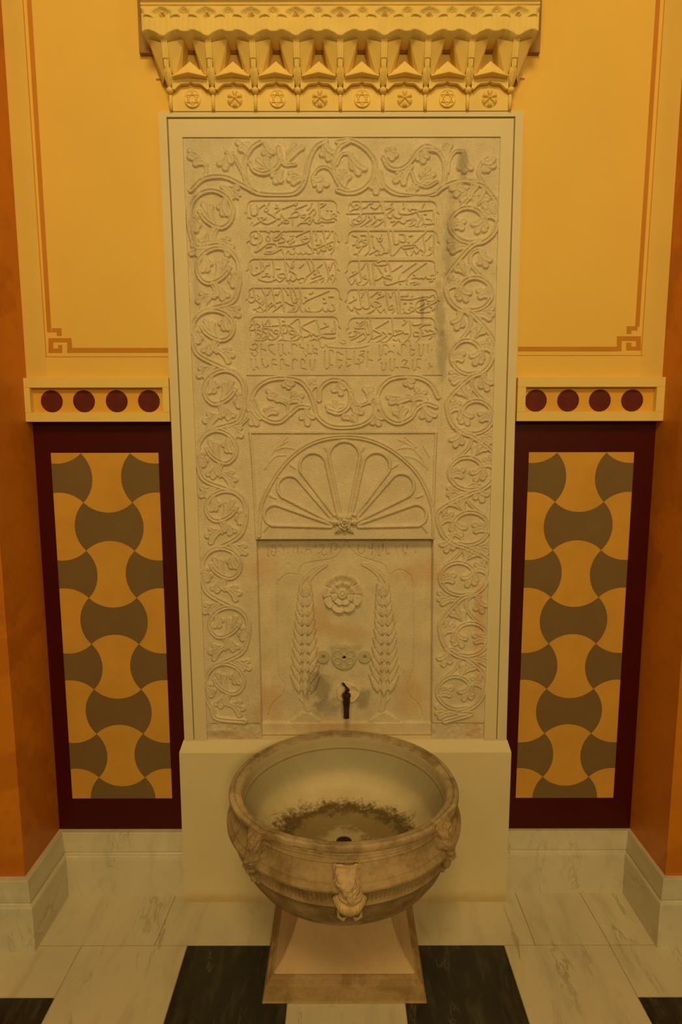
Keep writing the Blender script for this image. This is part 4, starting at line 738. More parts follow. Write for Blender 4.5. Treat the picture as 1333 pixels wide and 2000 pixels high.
# cypresses: trunk on a mound, tiers of pointed leaves, bent tip
def cypress(axis, mirror, tipcurve):
    C = Carve()
    for k, s in enumerate(tipcurve): C.stroke(tn.pts(s), [1.0*MPP, 4.5*MPP, 5.5*MPP, 4*MPP], 0.0055, 'leaf')
    n = 11
    for i in range(n):
        f = i/(n-1); y = 400+f*650; hw = 34+56*f**0.8; L = 100+40*f
        cx = np.interp(y, [q[1] for q in axis], [q[0] for q in axis])
        for sx in (-1, 1):
            p0 = (cx+sx*hw*.45, y+L*.50); p1 = (cx+sx*hw*.68, y+L*.12); p2 = (cx+sx*hw*1.20, y-L*.46)
            C.stroke(tn.pts([p0, p1, p2]), [0.8*MPP, 4.6*MPP, 7.2*MPP, 6.6*MPP, 3.6*MPP, 0.5*MPP], 0.0085, 'round', f0=0.0030, mode='over')
        if True:
            C.stroke(tn.pts([(cx, y+L*.70), (cx, y+L*.38), (cx, y+L*.06), (cx, y-L*.26)]), [0.8*MPP, 4.6*MPP, 7.4*MPP, 6.8*MPP, 3.6*MPP, 0.5*MPP], 0.0095, 'round', f0=0.0035, mode='over')
    bx = axis[-1][0]
    for sx in (-1, 1): C.stroke(tn.pts([(bx, 1105), (bx+sx*60, 1075), (bx+sx*100, 985)]), [4*MPP, 5*MPP, 4*MPP, 1*MPP], 0.0062, 'leaf')
    C.stroke(tn.pts([(bx, 1080), (bx, 1180), (bx+mirror*14, 1250)]), [5.5*MPP, 6*MPP, 7*MPP], 0.006, 'round')
    C.stroke(tn.pts([(bx-mirror*8, 1200), (bx-mirror*45, 1160)]), [3*MPP, 1.5*MPP], 0.005, 'round')
    C.stroke(tn.pts([(bx-95, 1328), (bx-50, 1318), (bx, 1300), (bx+55, 1318), (bx+95, 1328)]), [5*MPP, 11*MPP, 16*MPP, 11*MPP, 5*MPP], 0.0065, 'flat')
    P = np.vstack([o_[0] for o_ in C.ops]); x0, x1, z0, z1 = P[:, 0].min()-.014, P[:, 0].max()+.014, Z_LIP-.001, P[:, 1].max()+.012
    nz, nx = int((z1-z0)/.0013), int((x1-x0)/.0013)
    X, Z = np.meshgrid(np.linspace(x0, x1, nx), np.linspace(z0, z1, nz)); H = np.full(X.shape, -0.003); raster(X, Z, H, C.ops)
    me = grid_mesh('cypress_relief', np.stack([X, NY-H, Z], -1))
    bm = bmesh.new(); bm.from_mesh(me); bm.faces.ensure_lookup_table()
    bmesh.ops.delete(bm, geom=[f for f in bm.faces if all(v.co.y > NY+.0029 for v in f.verts)], context='FACES')
    bm.to_mesh(me); bm.free()
    link('cypress_relief', me, M['slab'], slab, smooth=True)
cypress([(385, 350), (380, 700), (385, 1100)], 1, [[(352, 385), (380, 320), (450, 255), (532, 226)], [(400, 380), (420, 320), (470, 265), (530, 228)]])
cypress([(925, 350), (945, 700), (935, 1100)], -1, [[(948, 350), (920, 290), (850, 235), (788, 220)], [(905, 340), (890, 290), (840, 245), (790, 222)]])

# round carved bits: polar height fields
def polar(name, parent, m, cx, cz, y0, R, hfun, nr=30, na=120, Rfun=None, skirt=0.004):
    a_ = np.arange(na)*2*math.pi/na; rr = np.linspace(0.02, 1, nr)
    A, Q = np.meshgrid(a_, rr); RR = R*(Rfun(A) if Rfun else 1.0)
    H = hfun(Q, A)
    X = cx+Q*RR*np.cos(A); Z = cz+Q*RR*np.sin(A); Y = y0-H
    X = np.vstack([X, X[-1:]]); Z = np.vstack([Z, Z[-1:]]); Y = np.vstack([Y, np.full((1, na), y0+skirt)])
    me = grid_mesh(name, np.stack([X, Y, Z], -1), wrap=True, flip=True)
    bm = bmesh.new(); bm.from_mesh(me); bm.verts.ensure_lookup_table(); bm.faces.new([bm.verts[i] for i in range(na)]); bm.to_mesh(me); bm.free()
    return link(name, me, m, parent, smooth=True)
rx, rz = wall_pt(669, 1158, NY)
def rose_h(Q, A):
    lob = np.abs(np.sin(A*4.5+.4)); h = 0.006+0.010*sm(Q, .62, 1.0)*(.75+.25*lob)
    h = np.where(Q < .60, 0.011+0.008*sm(Q, .28, .60)*(.7+.3*np.abs(np.sin(A*4+.2))), h)
    h = np.where((Q > .60) & (Q < .64), .006, h)
    cr1 = np.abs(np.sin(A*4.5+.4)); cr2 = np.abs(np.sin(A*4+.2))
    h = h-np.where(Q > .64, .0065*np.exp(-(cr1/.16)**2), np.where(Q > .28, .005*np.exp(-(cr2/.2)**2), 0))
    h = np.where(Q < .26, .016+.006*np.sqrt(np.clip(1-(Q/.26)**2, 0, 1))-.004*np.exp(-((Q-.13)/.03)**2), h)
    return h
polar('rosette', slab, M['slab'], rx, rz, NY, .0665, rose_h, 46, 144, lambda A: .93+.08*np.abs(np.sin(A*4.5+.4))**.7)
def disc_h(Q, A):
    d = np.full(Q.shape, 1.0)
    X, Y = Q*np.cos(A), Q*np.sin(A)
    for k in range(6):
        c_ = math.pi/2+math.pi/6*0+k*math.pi/3; u = X*math.cos(c_)+Y*math.sin(c_); v = -X*math.sin(c_)+Y*math.cos(c_)
        e = np.hypot((u-.55)/.30, v/(.20+.10*np.clip((u-.35)/.4, 0, 1)))-1
        d = np.minimum(d, np.abs(e))
    h = 0.009+0.003*np.clip(1-d/.22, 0, 1)
    h = np.where(Q > .93, .008+.002*(Q < .98), h)
    h = np.where(Q < .24, .0115, h)
    h = np.where(Q < .165, -.012, h)
    return h
dx, dz = wall_pt(672, 1284, NY-.008)
polar('fountain_disc', slab, M['disc'], dx, dz, NY, .0432, disc_h, 60, 144)
for px in (631, 712.5):
    sx_, sz_ = wall_pt(px, 1283, NY-.006)
    polar('spout_disc', slab, M['disc'], sx_, sz_, NY, .0235, lambda Q, A: np.where(Q < .33, -.012+.0*Q, np.where(Q > .93, .0055, .0075)), 40, 64)
for px, r_, bmat in ((673.5, .0072, 'hole'), (632, .0078, 'groove'), (713, .0078, 'groove')):
    hx, hz = wall_pt(px, 1285, NY); bm = bmesh.new(); prism(bm, [(hx+r_*math.cos(k_), hz+r_*math.sin(k_)) for k_ in np.linspace(0, 2*math.pi, 25)[:-1]], NY-.0015, NY+.003)
    from_bm('bore', bm, M[bmat], slab)
# boss under the shell: leafy flower head standing off the stone
bx, bz = wall_pt(673, 1022, SY-.02)
boss = polar('flower_boss', slab, M['slab'], bx, bz, SY, .027, lambda Q, A: .030*np.sqrt(np.clip(1-(Q*.92)**2, 0, 1))*(.90+.12*np.sin(A*5+4*Q)*np.sin(Q*9))+.004*np.cos(Q*16), 40, 96, lambda A: .95+.07*np.sin(A*7))
for k, (ang, L) in enumerate(((2.2, .044), (0.93, .044), (3.05, .052), (0.1, .052), (3.95, .046), (5.45, .046))):
    bm = bmesh.new(); d = Vector((math.cos(ang), 0, math.sin(ang))); s_ = Vector((-math.sin(ang), 0, math.cos(ang))); o_ = Vector((bx, SY, bz))
    P = [o_+d*.012+Vector((0, -.018, 0)), o_+d*L*.62+s_*.0105+Vector((0, -.012, 0)), o_+d*L+Vector((0, -.010, 0)), o_+d*L*.62-s_*.0105+Vector((0, -.012, 0)), o_+d*L*.55+Vector((0, -.019, 0))]
    vs = [bm.verts.new(p) for p in P]
    for f in ((0, 1, 4), (1, 2, 4), (2, 3, 4), (3, 0, 4)): bm.faces.new([vs[i] for i in f])
    base = [bm.verts.new(p+Vector((0, .014, 0))) for p in P[:4]]
    for i in range(4): bm.faces.new((vs[i], base[i], base[(i+1) % 4], vs[(i+1) % 4]))
    from_bm('boss_leaf', bm, M['slab'], boss)

# ------------------------------------------------------------------ muqarnas canopy
PITX = 0.12650; CX0 = -0.5065; CXS = [CX0+PITX*i for i in range(9)]; CMID = CX0+4*PITX
can = thing('muqarnas_canopy', 'yellow stone stalactite canopy with stars and flowers above the carved panel', 'canopy', (CMID, -.02, 2.587))
XE0, XE1 = CX0-.058, CXS[8]+.058
bm = bmesh.new(); box(bm, CX0-.004, CXS[8]+.004, -.048, 0, 2.586, 2.70); box(bm, CX0-.05, CXS[8]+.05, -.024, 0, 2.69, 2.78)
from_bm('medallion_frieze', bm, M['canopy'], can)
bm = bmesh.new(); box(bm, -.600, .595, -.034, 0, 2.755, 3.05); from_bm('back_board', bm, M['wood'], can)
def scal(x):      # scalloped edge: 0 at the low points under each column, up to 1 between
    u = abs(((x-CX0)/PITX+.5) % 1-.5)*2      # 0 at column, 1 mid
    return float(np.interp(u, [0, .10, .22, .24, .42, .60, .72, .80, .86, 1.0], [0, .10, .42, .46, .78, 1.0, 1.0, .86, .78, .72]))
xs = np.linspace(XE0, XE1, 321)
def tier(name, yf, yb, zb, amp, zt, amp_t, flute, rows=14):
    tt = np.linspace(0, 1, rows); X = np.repeat(xs[None, :], rows, 0)
    lo = np.array([zb+amp*scal(x) for x in xs]); hi = np.array([zt+amp_t*scal(x) for x in xs])
    Z = lo[None, :]+(hi-lo)[None, :]*tt[:, None]
    fl = np.array([flute(x) for x in xs]); Y = np.repeat((yf+fl)[None, :], rows, 0)
    return X, Y, Z
def fl2(x):
    u = ((x-CX0)/PITX) % 1
    return .0016*abs(math.sin(u*math.pi*8))+.0015*abs(((u+.5) % 1)-.5)*2
X, Y, Z = tier('t', -.116, 0, 2.7480, .0170, 2.794, .018, fl2)
Xb = X[:1].repeat(2, 0); Yb = np.vstack([np.full((1, X.shape[1]), -.02), Y[:1]]); Zb = Z[:1].repeat(2, 0)
me = grid_mesh('fluted_tier', np.pad(np.stack([np.vstack([Xb[:1], X]), np.vstack([Yb[:1], Y]), np.vstack([Zb[:1], Z])], -1), ((0, 0), (1, 1), (0, 0)), 'edge'))
co = np.empty(len(me.vertices)*3); me.vertices.foreach_get('co', co); co = co.reshape(15, -1, 3); co[:, 0, 1] = -.02; co[:, -1, 1] = -.02; me.vertices.foreach_set('co', co.reshape(-1))
link('fluted_tier', me, M['canopy'], can)
# top tier with little ogee niches
def arch_sdf(dx, z, hw, z0, zs, zt):
    """ogee-headed niche: half width hw, straight to zs, point at zt"""
    t_ = np.clip((z-zs)/(zt-zs), 0, 1); w_ = hw*np.where(z < zs, 1.0, np.clip(1-t_**1.6, 0, 1)*.82+.18*(1-t_))
    return np.where(z > zt, .01, np.abs(dx)-w_)
rows = 60
X, Y, Z = tier('t', -.1195, 0, 2.7830, .0175, 2.838, 0, lambda x: 0, rows)
rec = np.zeros_like(X)
for i in range(-1, 10):
    for (cx, hw, zs, zt, dp) in ((CX0+PITX*i, .0280, 2.806, 2.8215, .005), (CX0+PITX*i, .0215, 2.804, 2.8185, .009), (CX0+PITX*i, .0110, 2.797, 2.8150, .020), (CX0+PITX*(i+.5), .0155, 2.809, 2.8215, .004), (CX0+PITX*(i+.5), .0115, 2.807, 2.8185, .008), (CX0+PITX*(i+.5), .0055, 2.804, 2.8150, .014)):
        d = arch_sdf(X-cx, Z, hw, 2.78, zs, zt); rec = np.maximum(rec, np.where(d < 0, dp*sm(-d, 0, .0025), 0))
Y = Y+rec+.006*np.exp(-((Z-2.824)/.0012)**2)
st = np.stack([np.vstack([X[:1], X, X[-1:]]), np.vstack([np.full((1, X.shape[1]), -.1), Y, np.full((1, X.shape[1]), -.02)]), np.vstack([Z[:1], Z, Z[-1:]])], -1)
me = grid_mesh('niche_tier', np.pad(st, ((0, 0), (1, 1), (0, 0)), 'edge'))
co = np.empty(len(me.vertices)*3); me.vertices.foreach_get('co', co); co = co.reshape(rows+2, -1, 3); co[:, 0, 1] = -.02; co[:, -1, 1] = -.02; me.vertices.foreach_set('co', co.reshape(-1))
link('niche_tier', me, M['canopy'], can)
bm = bmesh.new(); box(bm, XE0-.004, XE1+.004, -.137, 0, 2.838, 2.95); from_bm('top_block', bm, M['canopy'], can, bevel=.002)
# nine corbels
def corbel_bm(cx):
    bm = bmesh.new()
    def V(x, y, z): return bm.verts.new((cx+x, y, z))
    for s in (-1, 1):
        ct, ot, bt, cb = (s*.0085, -.100, 2.7400), (s*.0520, -.080, 2.7630), (s*.0165, -.054, 2.6700), (s*.0085, -.078, 2.6880)
        ot2, bt2 = (s*.0535, -.020, 2.7630), (s*.028, -.030, 2.6700)
        q = [V(*p) for p in (ct, ot, bt, cb)]; bm.faces.new(q)
        # raised inner field edge: a smaller facet sunk into the big one
        r_ = bmesh.ops.inset_region(bm, faces=[bm.faces[:][-1]] if False else [q[0].link_faces[0]], thickness=.0042, depth=-.0035)
        bm.faces.new([V(*p) for p in (ot, ot2, bt2, bt)])
        bm.faces.new([V(*p) for p in (ct, (s*.0085, -.020, 2.7400), (s*.0520, -.020, 2.7630), ot)])
    # front column, fluted: three narrow strips
    xs_ = [-.0085, -.0045, -.004, 0.004, .0045, .0085]; dy = [0, 0, -.002, -.002, 0, 0]
    top = [V(x, -.102+d, 2.752) for x, d in zip(xs_, dy)]; mid = [V(x, -.0875+d, 2.7070) for x, d in zip(xs_, dy)]
    for i in range(5): bm.faces.new((top[i], top[i+1], mid[i+1], mid[i]))
    mid2 = [V(x*.9, -.0850+d, 2.7065) for x, d in zip(xs_, dy)]; low = [V(x*.8, -.080+d, 2.6880) for x, d in zip(xs_, dy)]
    for i in range(5): bm.faces.new((mid2[i], mid2[i+1], low[i+1], low[i])); bm.faces.new((mid[i], mid[i+1], mid2[i+1], mid2[i]))
    # hanging drop
    lv = [(.0085, -.082, 2.6895), (.0115, -.080, 2.6760), (.0105, -.074, 2.6640), (.0065, -.066, 2.6500), (.0050, -.060, 2.6440)]
    rg = []
    for hw, y, z in lv: rg.append([V(-hw, -.044, z), V(-hw, y+.006, z), V(0, y-.003, z), V(hw, y+.006, z), V(hw, -.044, z)])
    for a_, b_ in zip(rg, rg[1:]):
        for k in range(4): bm.faces.new((a_[k], a_[k+1], b_[k+1], b_[k]))
    return bm
for i, cx in enumerate(CXS):
    if i == 0:
        cb0 = from_bm('corbel', corbel_bm(cx), M['canopy'], can)
        bm = bmesh.new(); ball(bm, (cx, -.056, 2.6375), .0105, (1, 1, .85)); bl0 = from_bm('ball_capital', bm, M['canopy'], cb0, smooth=True)
        bm = bmesh.new(); tube(bm, [(cx, -.050, 2.634), (cx, -.050, 2.587)], .0052, 12); sh0 = from_bm('colonnette', bm, M['canopy'], cb0, smooth=True)
    else:
        c1 = cb0.copy(); COL.objects.link(c1); c1.parent = can; c1.location.x = cx-CX0
        for ch in (bl0, sh0):
            d = ch.copy(); COL.objects.link(d); d.parent = c1
# eight cells between the columns: gable, eave, cusped arch plate
def cell_bm(cx):
    bm = bmesh.new(); V = lambda x, y, z: bm.verts.new((cx+x, y, z))
    ap = V(0, -.060, 2.7150); l, r_ = V(-.046, -.072, 2.6705), V(.046, -.072, 2.6705); m_ = V(0, -.080, 2.6720); bl, br = V(-.046, -.022, 2.6705), V(.046, -.022, 2.6705)
    bm.faces.new((l, m_, ap)); bm.faces.new((m_, r_, ap)); bm.faces.new((l, ap, bl)); bm.faces.new((ap, r_, br)); bm.faces.new((l, bl, br, r_, m_))
    # eave strip
    for s in (-1, 1):
        p = [(0, -.088, 2.6725), (s*.050, -.078, 2.6675), (s*.050, -.078, 2.6640), (0, -.088, 2.6690)]
        f = [V(*q) for q in p]; b_ = [V(q[0], -.044, q[2]) for q in p]
        bm.faces.new(f); bm.faces.new((f[0], f[1], b_[1], b_[0])); bm.faces.new((f[3], f[2], b_[2], b_[3]))
    # cusped plate under the eave
    low = [(-.0545, 2.640), (-.048, 2.6385), (-.043, 2.6435), (-.036, 2.6500), (-.029, 2.6545), (-.008, 2.6560), (0, 2.6610), (.008, 2.6560), (.029, 2.6545), (.036, 2.6500), (.043, 2.6435), (.048, 2.6385), (.0545, 2.640)]
    f0 = [V(x, -.060, z) for x, z in low]; f1 = [V(x, -.064, 2.6690) for x, z in low]; b0 = [V(x, -.044, z) for x, z in low]
    for i in range(len(low)-1):
        bm.faces.new((f0[i], f0[i+1], f1[i+1], f1[i])); bm.faces.new((f0[i], f0[i+1], b0[i+1], b0[i]))
    tube(bm, [(cx+x, -.0615, z) for x, z in low], .0021, 6)
    return bm
for i in range(8):
    cx = CX0+PITX*(i+.5)
    if i == 0: ce0 = from_bm('arched_cell', cell_bm(cx), M['canopy'], can)
    else: c1 = ce0.copy(); COL.objects.link(c1); c1.parent = can; c1.location.x = PITX*i
MR = .0243
def star_h(Q, A):
    X, Y = Q*np.cos(A), Q*np.sin(A); d = np.full(Q.shape, 9.0)
    for off in (math.pi/2, -math.pi/2):
        for k in range(3):
            a0, a1 = off+k*2*math.pi/3, off+(k+1)*2*math.pi/3; p0 = np.array([math.cos(a0), math.sin(a0)])*.84; p1 = np.array([math.cos(a1), math.sin(a1)])*.84
            v = p1-p0; t_ = np.clip(((X-p0[0])*v[0]+(Y-p0[1])*v[1])/(v@v), 0, 1); d = np.minimum(d, np.hypot(X-p0[0]-t_*v[0], Y-p0[1]-t_*v[1]))
    h = .0035+.0042*np.clip(1.4-d/.075, 0, 1)
    return np.where(Q > .90, .0065, h)
def flower_h(Q, A):
    k = np.abs(np.cos(3*(A-math.pi/2))); pet = np.sqrt(np.clip(1-((Q-.56)/.40)**2, 0, 1))*np.clip(k*1.6-.25, 0, 1)
    h = .003+.0085*pet
    h = np.where(Q < .20, .010*np.sqrt(np.clip(1.05-(Q/.20)**2, 0, 1))+.004, h)
    return h
zmed = wall_pt(667, 193, -.05)[1]
for i in range(8):
    cx = CX0+PITX*(i+.5)+.002
    if i % 2 == 0: polar('star_medallion', can, M['canopy'], cx, zmed, -.0475, MR, star_h, 44, 144)
    else: polar('flower_medallion', can, M['canopy'], cx, zmed, -.0475, MR, flower_h, 40, 120, lambda A: .93+.07*np.abs(np.cos(3*(A-math.pi/2))))

# ------------------------------------------------------------------ pedestal
PX, PY0, PY1 = 0.008, -0.4245, -0.068
ped = thing('basin_pedestal', 'flared pinkish stone pedestal under the basin, on a mossy footing', 'pedestal', (PX, (PY0+PY1)/2, 0))
def loft(levels):
    """levels: (half width x, y front, y back, z)"""
    bm = bmesh.new(); rg = [[bm.verts.new(p) for p in ((PX-h, y0, z), (PX+h, y0, z), (PX+h, y1, z), (PX-h, y1, z))] for h, y0, y1, z in levels]
    for a_, b_ in zip(rg, rg[1:]):
        for k in range(4): bm.faces.new((a_[k], a_[(k+1) % 4], b_[(k+1) % 4], b_[k]))
    bm.faces.new(rg[0][::-1]); bm.faces.new(rg[-1]); return bm
from_bm('footing', loft([(.2385, PY0-.006, PY1, 0), (.2345, PY0-.002, PY1, .006), (.2275, PY0+.002, PY1, .048), (.2215, PY0+.007, PY1, .053)]), M['foot'], ped, bevel=.0015)
from_bm('step', loft([(.2195, PY0+.008, PY1, .051), (.2165, PY0+.012, PY1, .062), (.2105, PY0+.018, PY1, .067)]), M['foot'], ped, bevel=.0015)
from_bm('flared_shaft', loft([(.2085, PY0+.020, PY1, .064), (.178, PY0+.052, PY1-.010, .096), (.156, PY0+.080, PY1-.025, .133), (.140, PY0+.104, PY1-.035, .175), (.129, PY0+.117, PY1-.04, .22), (.122, PY0+.125, PY1-.045, .351)]), M['pedestal'], ped, bevel=.002)

# ------------------------------------------------------------------ basin
BX, BY = 0.007, -0.3695
bas = thing('stone_basin', 'round weathered stone basin with chipped rim and algae-stained bowl', 'basin', (BX, BY, 0.0))
NA = 1440
ang = np.arange(NA)*2*math.pi/NA          # 0 = towards the viewer, growing to the right
def chip(seed, n, amp):
    r_ = np.random.default_rng(seed); v = np.zeros(NA)
    for k in range(n): v += r_.normal()*np.cos(ang*(k*3+5)+r_.uniform(0, 6.28))/(1+k*.5)
    return amp*v
deg = np.degrees((ang+math.pi) % (2*math.pi)-math.pi)
broken = sm(-deg, 4, 8)*(1-sm(-deg, 44, 52))                     # broken stretch of rim left of the front
broken2 = sm(deg, 44, 50)*(1-sm(deg, 62, 70))
OUT = [(.02, .352), (.12, .354), (.18, .366), (.225, .385), (.262, .417), (.284, .450), (.295, .480), (.300, .497), (.304, .500), (.3075, .505), (.3050, .511), (.3050, .514),
       (.3075, .518), (.3145, .546), (.3165, .551), (.326, .5535), (.3295, .557), (.3295, .562), (.326, .566), (.3205, .5675), (.3185, .570), (.3175, .5745), (.3125, .577),
       (.3045, .583), (.300, .591), (.2985, .599), (.3000, .606), (.3050, .6075), (.3055, .612), (.3085, .6145), (.3095, .619), (.3135, .6205), (.3150, .626), (.3195, .6275), (.3220, .631), (.3222, .637)]
RIM = [(.3205, .6405), (.3165, .6420), (.3100, .6420), (.3085, .6375), (.3060, .6370), (.3045, .6405), (.2960, .6400), (.2900, .6380)]
INN = [(.2870, .6340), (.2850, .6260), (.2825, .604), (.2805, .600), (.2785, .594), (.2680, .566), (.2500, .528), (.2220, .498), (.1750, .478), (.1200, .4690), (.0600, .4650), (.0290, .4640), (.0275, .4650), (.0225, .4645), (.0205, .455), (.0200, .440)]
def lathe(prof, fn, i_rim=True):
    P = np.zeros((len(prof), NA, 3))
    for i, (r_, z) in enumerate(prof):
        rr, zz = fn(i, r_, z)
        front = np.clip(np.cos(ang), 0, 1)**.6; kz = sm(zz, .590, .634) if i_rim else 0
        ky = .918-.108*front*kz
        P[i, :, 0] = BX+rr*np.sin(ang); P[i, :, 1] = BY-rr*np.cos(ang)*ky; P[i, :, 2] = zz
    return P
c1_, c2_ = chip(3, 14, .0016), chip(5, 20, .0012)
flute = np.abs(np.sin(ang*88))
def outf(i, r_, z):
    rr = np.full(NA, r_); zz = np.full(NA, z)
    if 12 <= i <= 13: rr = rr-.0045*flute
    if z > .6275: rr = rr-broken*(.007+c1_*2)-broken2*(.010+c2_); zz = zz-broken*(.006+c2_*2)-broken2*.006
    elif z > .61: rr = rr-broken*(.003+c1_)
    rr = rr+c1_*.22*(1 if z > .5 else .4)
    return rr, zz
def rimf(i, r_, z):
    k = np.clip((r_-.286)/.036, 0, 1)
    return np.full(NA, r_)-(broken*(.007+c1_*2)+broken2*(.010+c2_))*k+c1_*.22*k, np.full(NA, z)-(broken*(.006+c2_*2)+broken2*.006)*k+c2_*.3*k
def inf(i, r_, z): return np.full(NA, r_)+c2_*.3*(r_ > .2), np.full(NA, z)
def refine(P, n=2): return P
A_ = lathe(OUT+RIM[:1], lambda i, r_, z: outf(i, r_, z) if i < len(OUT) else rimf(0, *RIM[0]))
o = link('moulded_body', grid_mesh('moulded_body', A_, wrap=True), M['body'], bas, smooth=True); o.data.set_sharp_from_angle(angle=math.radians(38))
A_ = lathe(RIM+INN[:1], lambda i, r_, z: rimf(i, r_, z) if i < len(RIM) else inf(i, r_, z))
o = link('rim', grid_mesh('rim', A_, wrap=True), M['basin'], bas, smooth=True); o.data.set_sharp_from_angle(angle=math.radians(38))
# interior refined
z_ = np.array(INN); tt = np.linspace(0, len(INN)-1, 90); INR = list(zip(np.interp(tt, range(len(INN)), z_[:, 0]), np.interp(tt, range(len(INN)), z_[:, 1])))
o = link('bowl', grid_mesh('bowl', lathe(INR, inf), wrap=True), M['bowl'], bas, smooth=True)
bm = bmesh.new(); vs = [bm.verts.new((BX+.0225*math.cos(k_), BY+.0195*math.sin(k_), .4605)) for k_ in np.linspace(0, 2*math.pi, 25)[:-1]]; bm.faces.new(vs)
from_bm('drain', bm, M['hole'], bas)

def rough(o, amp, sc, seed):
    from mathutils import noise as mn
    me = o.data
    for v in me.vertices:
        p = v.co*sc+Vector((seed, 0, 0)); v.co += v.normal*(mn.fractal(p, 1.0, 2.0, 3)*amp)
def at(deg_, r_): a_ = math.radians(deg_); return BX+r_*math.sin(a_), BY-r_*math.cos(a_)*.918
# front ornament: broken torso-like stump over a ribbed shell pod
fx, fy = at(1.0, .326)
bm = bmesh.new()
for (z, wx, dy, ox) in ():
    pass
lv = [(.617, .031, -.002, -.001), (.606, .033, -.022, -.002), (.592, .034, -.030, -.002), (.578, .030, -.030, .003), (.566, .024, -.030, .007), (.556, .022, -.030, .008), (.548, .021, -.026, .008)]
rg = []
for z, wx, dy, ox in lv:
    rg.append([bm.verts.new((fx+ox+wx*math.cos(k_)*(1 if abs(math.cos(k_)) < .8 else .94), fy+.022+(dy-.024)*max(0, math.sin(k_))+.01*min(0, math.sin(k_)), z)) for k_ in np.linspace(0, 2*math.pi, 21)[:-1]])
for a_, b_ in zip(rg, rg[1:]):
    for k in range(20): bm.faces.new((a_[k], a_[(k+1) % 20], b_[(k+1) % 20], b_[k]))
bm.faces.new(rg[0]); bm.faces.new(rg[-1][::-1])
bmesh.ops.subdivide_edges(bm, edges=bm.edges[:], cuts=2, use_grid_fill=True)
o = from_bm('broken_stump', bm, M['stump'], bas, smooth=False); rough(o, .0050, 60, 1.0)
bm = bmesh.new()
for z, rx_, ry_ in ((.5575, .0245, .030), (.5505, .0270, .033)):
    pts = [(fx+.008+rx_*math.cos(k_), fy+.010-ry_*math.sin(k_), z) for k_ in np.linspace(-.4, math.pi+.4, 22)]
    tube(bm, pts, .0042, 8)
from_bm('neck_rings', bm, M['stump'], bas, smooth=True)
A_ = np.linspace(0, 2*math.pi, 97)[:-1]; prof = [(.020, .548), (.028, .5455), (.036, .539), (.0395, .531), (.0385, .523), (.034, .514), (.028, .506), (.021, .501), (.010, .498), (.002, .4975)]
P = np.zeros((len(prof), 96, 3))
for i, (r_, z) in enumerate(prof):
    rb = .10*np.abs(np.sin(A_*13))*(1 if 1 < i < 8 else .3); big = 1+.05*np.cos(A_*6)
    P[i, :, 0] = fx+.006+r_*(1-rb)*big*np.cos(A_); P[i, :, 1] = fy+.012-r_*.92*(1-rb)*big*np.sin(A_); P[i, :, 2] = z+.0015*np.cos(A_*6)*(1 if i > 2 else 0)
link('shell_pod', grid_mesh('shell_pod', P, wrap=True), M['pod'], bas, smooth=True)
for s in (-1, 1):
    bm = bmesh.new(); tube(bm, [(fx+.006+s*.003, fy+.004, .499), (fx+.006+s*.016, fy-.010, .495), (fx+.006+s*.026, fy-.006, .500), (fx+.006+s*.028, fy+.006, .508), (fx+.006+s*.019, fy+.004, .506)], [.003, .0042, .0045, .004, .003], 8)
    from_bm('leaf_curl', bm, M['basin'], bas, smooth=True)
# side brackets where figures once stood
def bracket(dg, seed, lean):
    x0, y0 = at(dg, .300); a_ = math.radians(dg); n = Vector((math.sin(a_), -math.cos(a_), 0)); s_ = Vector((math.cos(a_), math.sin(a_), 0)); b0 = Vector((x0, y0, 0))
    lv = [(.634, .030, .010, .0), (.626, .030, .022, .002), (.615, .024, .030, .004*lean), (.603, .017, .034, .008*lean), (.592, .015, .044, .012*lean), (.580, .019, .048, .012*lean), (.569, .020, .045, .010*lean), (.558, .017, .034, .006*lean)]
    bm = bmesh.new(); rg = []
    for z, w_, d_, off in lv:
        rg.append([bm.verts.new(b0+s_*(off+w_*math.cos(k_))+n*(-.010+(d_+.010)*max(0, math.sin(k_))**.7)+Vector((0, 0, z))) for k_ in np.linspace(0, 2*math.pi, 17)[:-1]])
    for p, q in zip(rg, rg[1:]):
        for k in range(16): bm.faces.new((p[k], p[(k+1) % 16], q[(k+1) % 16], q[k]))
    bm.faces.new(rg[0]); bm.faces.new(rg[-1][::-1]); bmesh.ops.subdivide_edges(bm, edges=bm.edges[:], cuts=2, use_grid_fill=True)
    o = from_bm('bracket_stump', bm, M['body'], bas); rough(o, .0080, 48, seed)
    # drooping acanthus stub on the fluted band below
    bm = bmesh.new(); rg = []
    for z, w_, d_ in ((.560, .014, .036), (.553, .024, .042), (.540, .022, .034), (.522, .018, .026), (.506, .014, .018), (.492, .008, .006)):
        rg.append([bm.verts.new(b0+s_*(w_*math.cos(k_))+n*(-.006+(d_+.006)*max(0, math.sin(k_)))+Vector((0, 0, z))) for k_ in np.linspace(0, 2*math.pi, 17)[:-1]])
    for p, q in zip(rg, rg[1:]):
        for k in range(16): bm.faces.new((p[k], p[(k+1) % 16], q[(k+1) % 16], q[k]))
    bm.faces.new(rg[0]); bm.faces.new(rg[-1][::-1]); bmesh.ops.subdivide_edges(bm, edges=bm.edges[:], cuts=2, use_grid_fill=True)
    o = from_bm('acanthus_stub', bm, M['body'], bas); rough(o, .006, 60, seed+3)
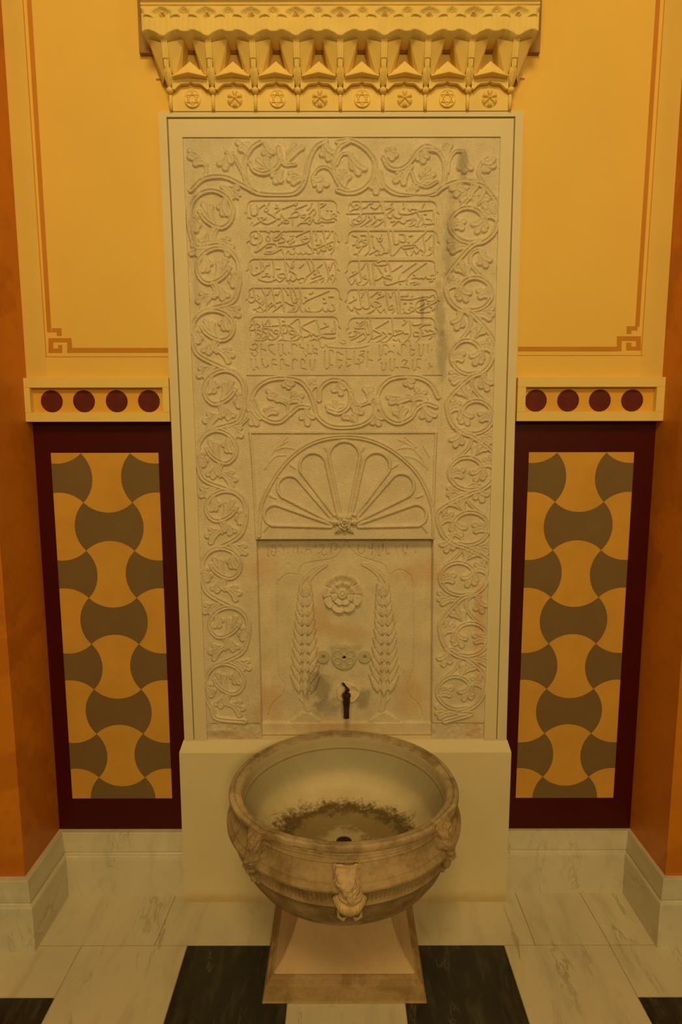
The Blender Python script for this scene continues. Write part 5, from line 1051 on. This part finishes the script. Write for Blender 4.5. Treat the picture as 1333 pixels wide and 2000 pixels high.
bracket(-47, 2.0, 1); bracket(56, 5.0, -1)

# ------------------------------------------------------------------ tap
tx, tz = wall_pt(677, 1366, -.05)
tap = thing('water_tap', 'dark bronze water tap with key handle on pale mortar, above the basin', 'tap', (tx, NY, tz))
px_, pz_ = wall_pt(679, 1353, NY-.004)
polar('mortar_patch', tap, M['patch'], px_, pz_, NY, .0385, lambda Q, A: .006+.0022*np.cos(A*3+Q*4)*Q+.002*(Q > .9)-.004*(Q > .97), 24, 72, lambda A: 1+.07*np.cos(A*2+.6)+.05*np.cos(A*3)+.03*np.cos(A*7))
bm = bmesh.new(); tube(bm, [(tx, NY+.01, tz+.004), (tx, -.03, tz+.004), (tx, -.050, tz+.003)], [.010, .0095, .0095], 16)
from_bm('pipe', bm, M['bronze'], tap, smooth=True)
bm = bmesh.new(); zz = [(.0075, .026), (.0135, .0225), (.0150, .018), (.0150, .013), (.0125, .0105), (.0125, -.008), (.0110, -.020), (.0095, -.028), (.0092, -.052), (.0098, -.0535), (.0098, -.060), (.0075, -.060), (.0072, -.050)]
rg = [[bm.verts.new((tx+r_*math.cos(k_), -.055+r_*math.sin(k_)-(.006 if z < -.02 else 0), tz+z)) for k_ in np.linspace(0, 2*math.pi, 25)[:-1]] for r_, z in zz]
for a_, b_ in zip(rg, rg[1:]):
    for k in range(24): bm.faces.new((a_[k], a_[(k+1) % 24], b_[(k+1) % 24], b_[k]))
bm.faces.new(rg[0]); bm.faces.new(rg[-1])
o = from_bm('body', bm, M['bronze'], tap, smooth=True); o.data.set_sharp_from_angle(angle=math.radians(40))
bm = bmesh.new(); tube(bm, [(tx, -.055, tz+.022), (tx, -.055, tz+.036), (tx-.002, -.056, tz+.042)], [.0055, .0042, .0038], 12)
tube(bm, [(tx+.009, -.052, tz+.031), (tx+.006, -.054, tz+.037), (tx-.003, -.058, tz+.049), (tx-.011, -.062, tz+.060), (tx-.013, -.062, tz+.064)], [.0030, .0042, .0034, .0048, .0036], 10)
from_bm('handle', bm, M['bronze'], tap, smooth=True)
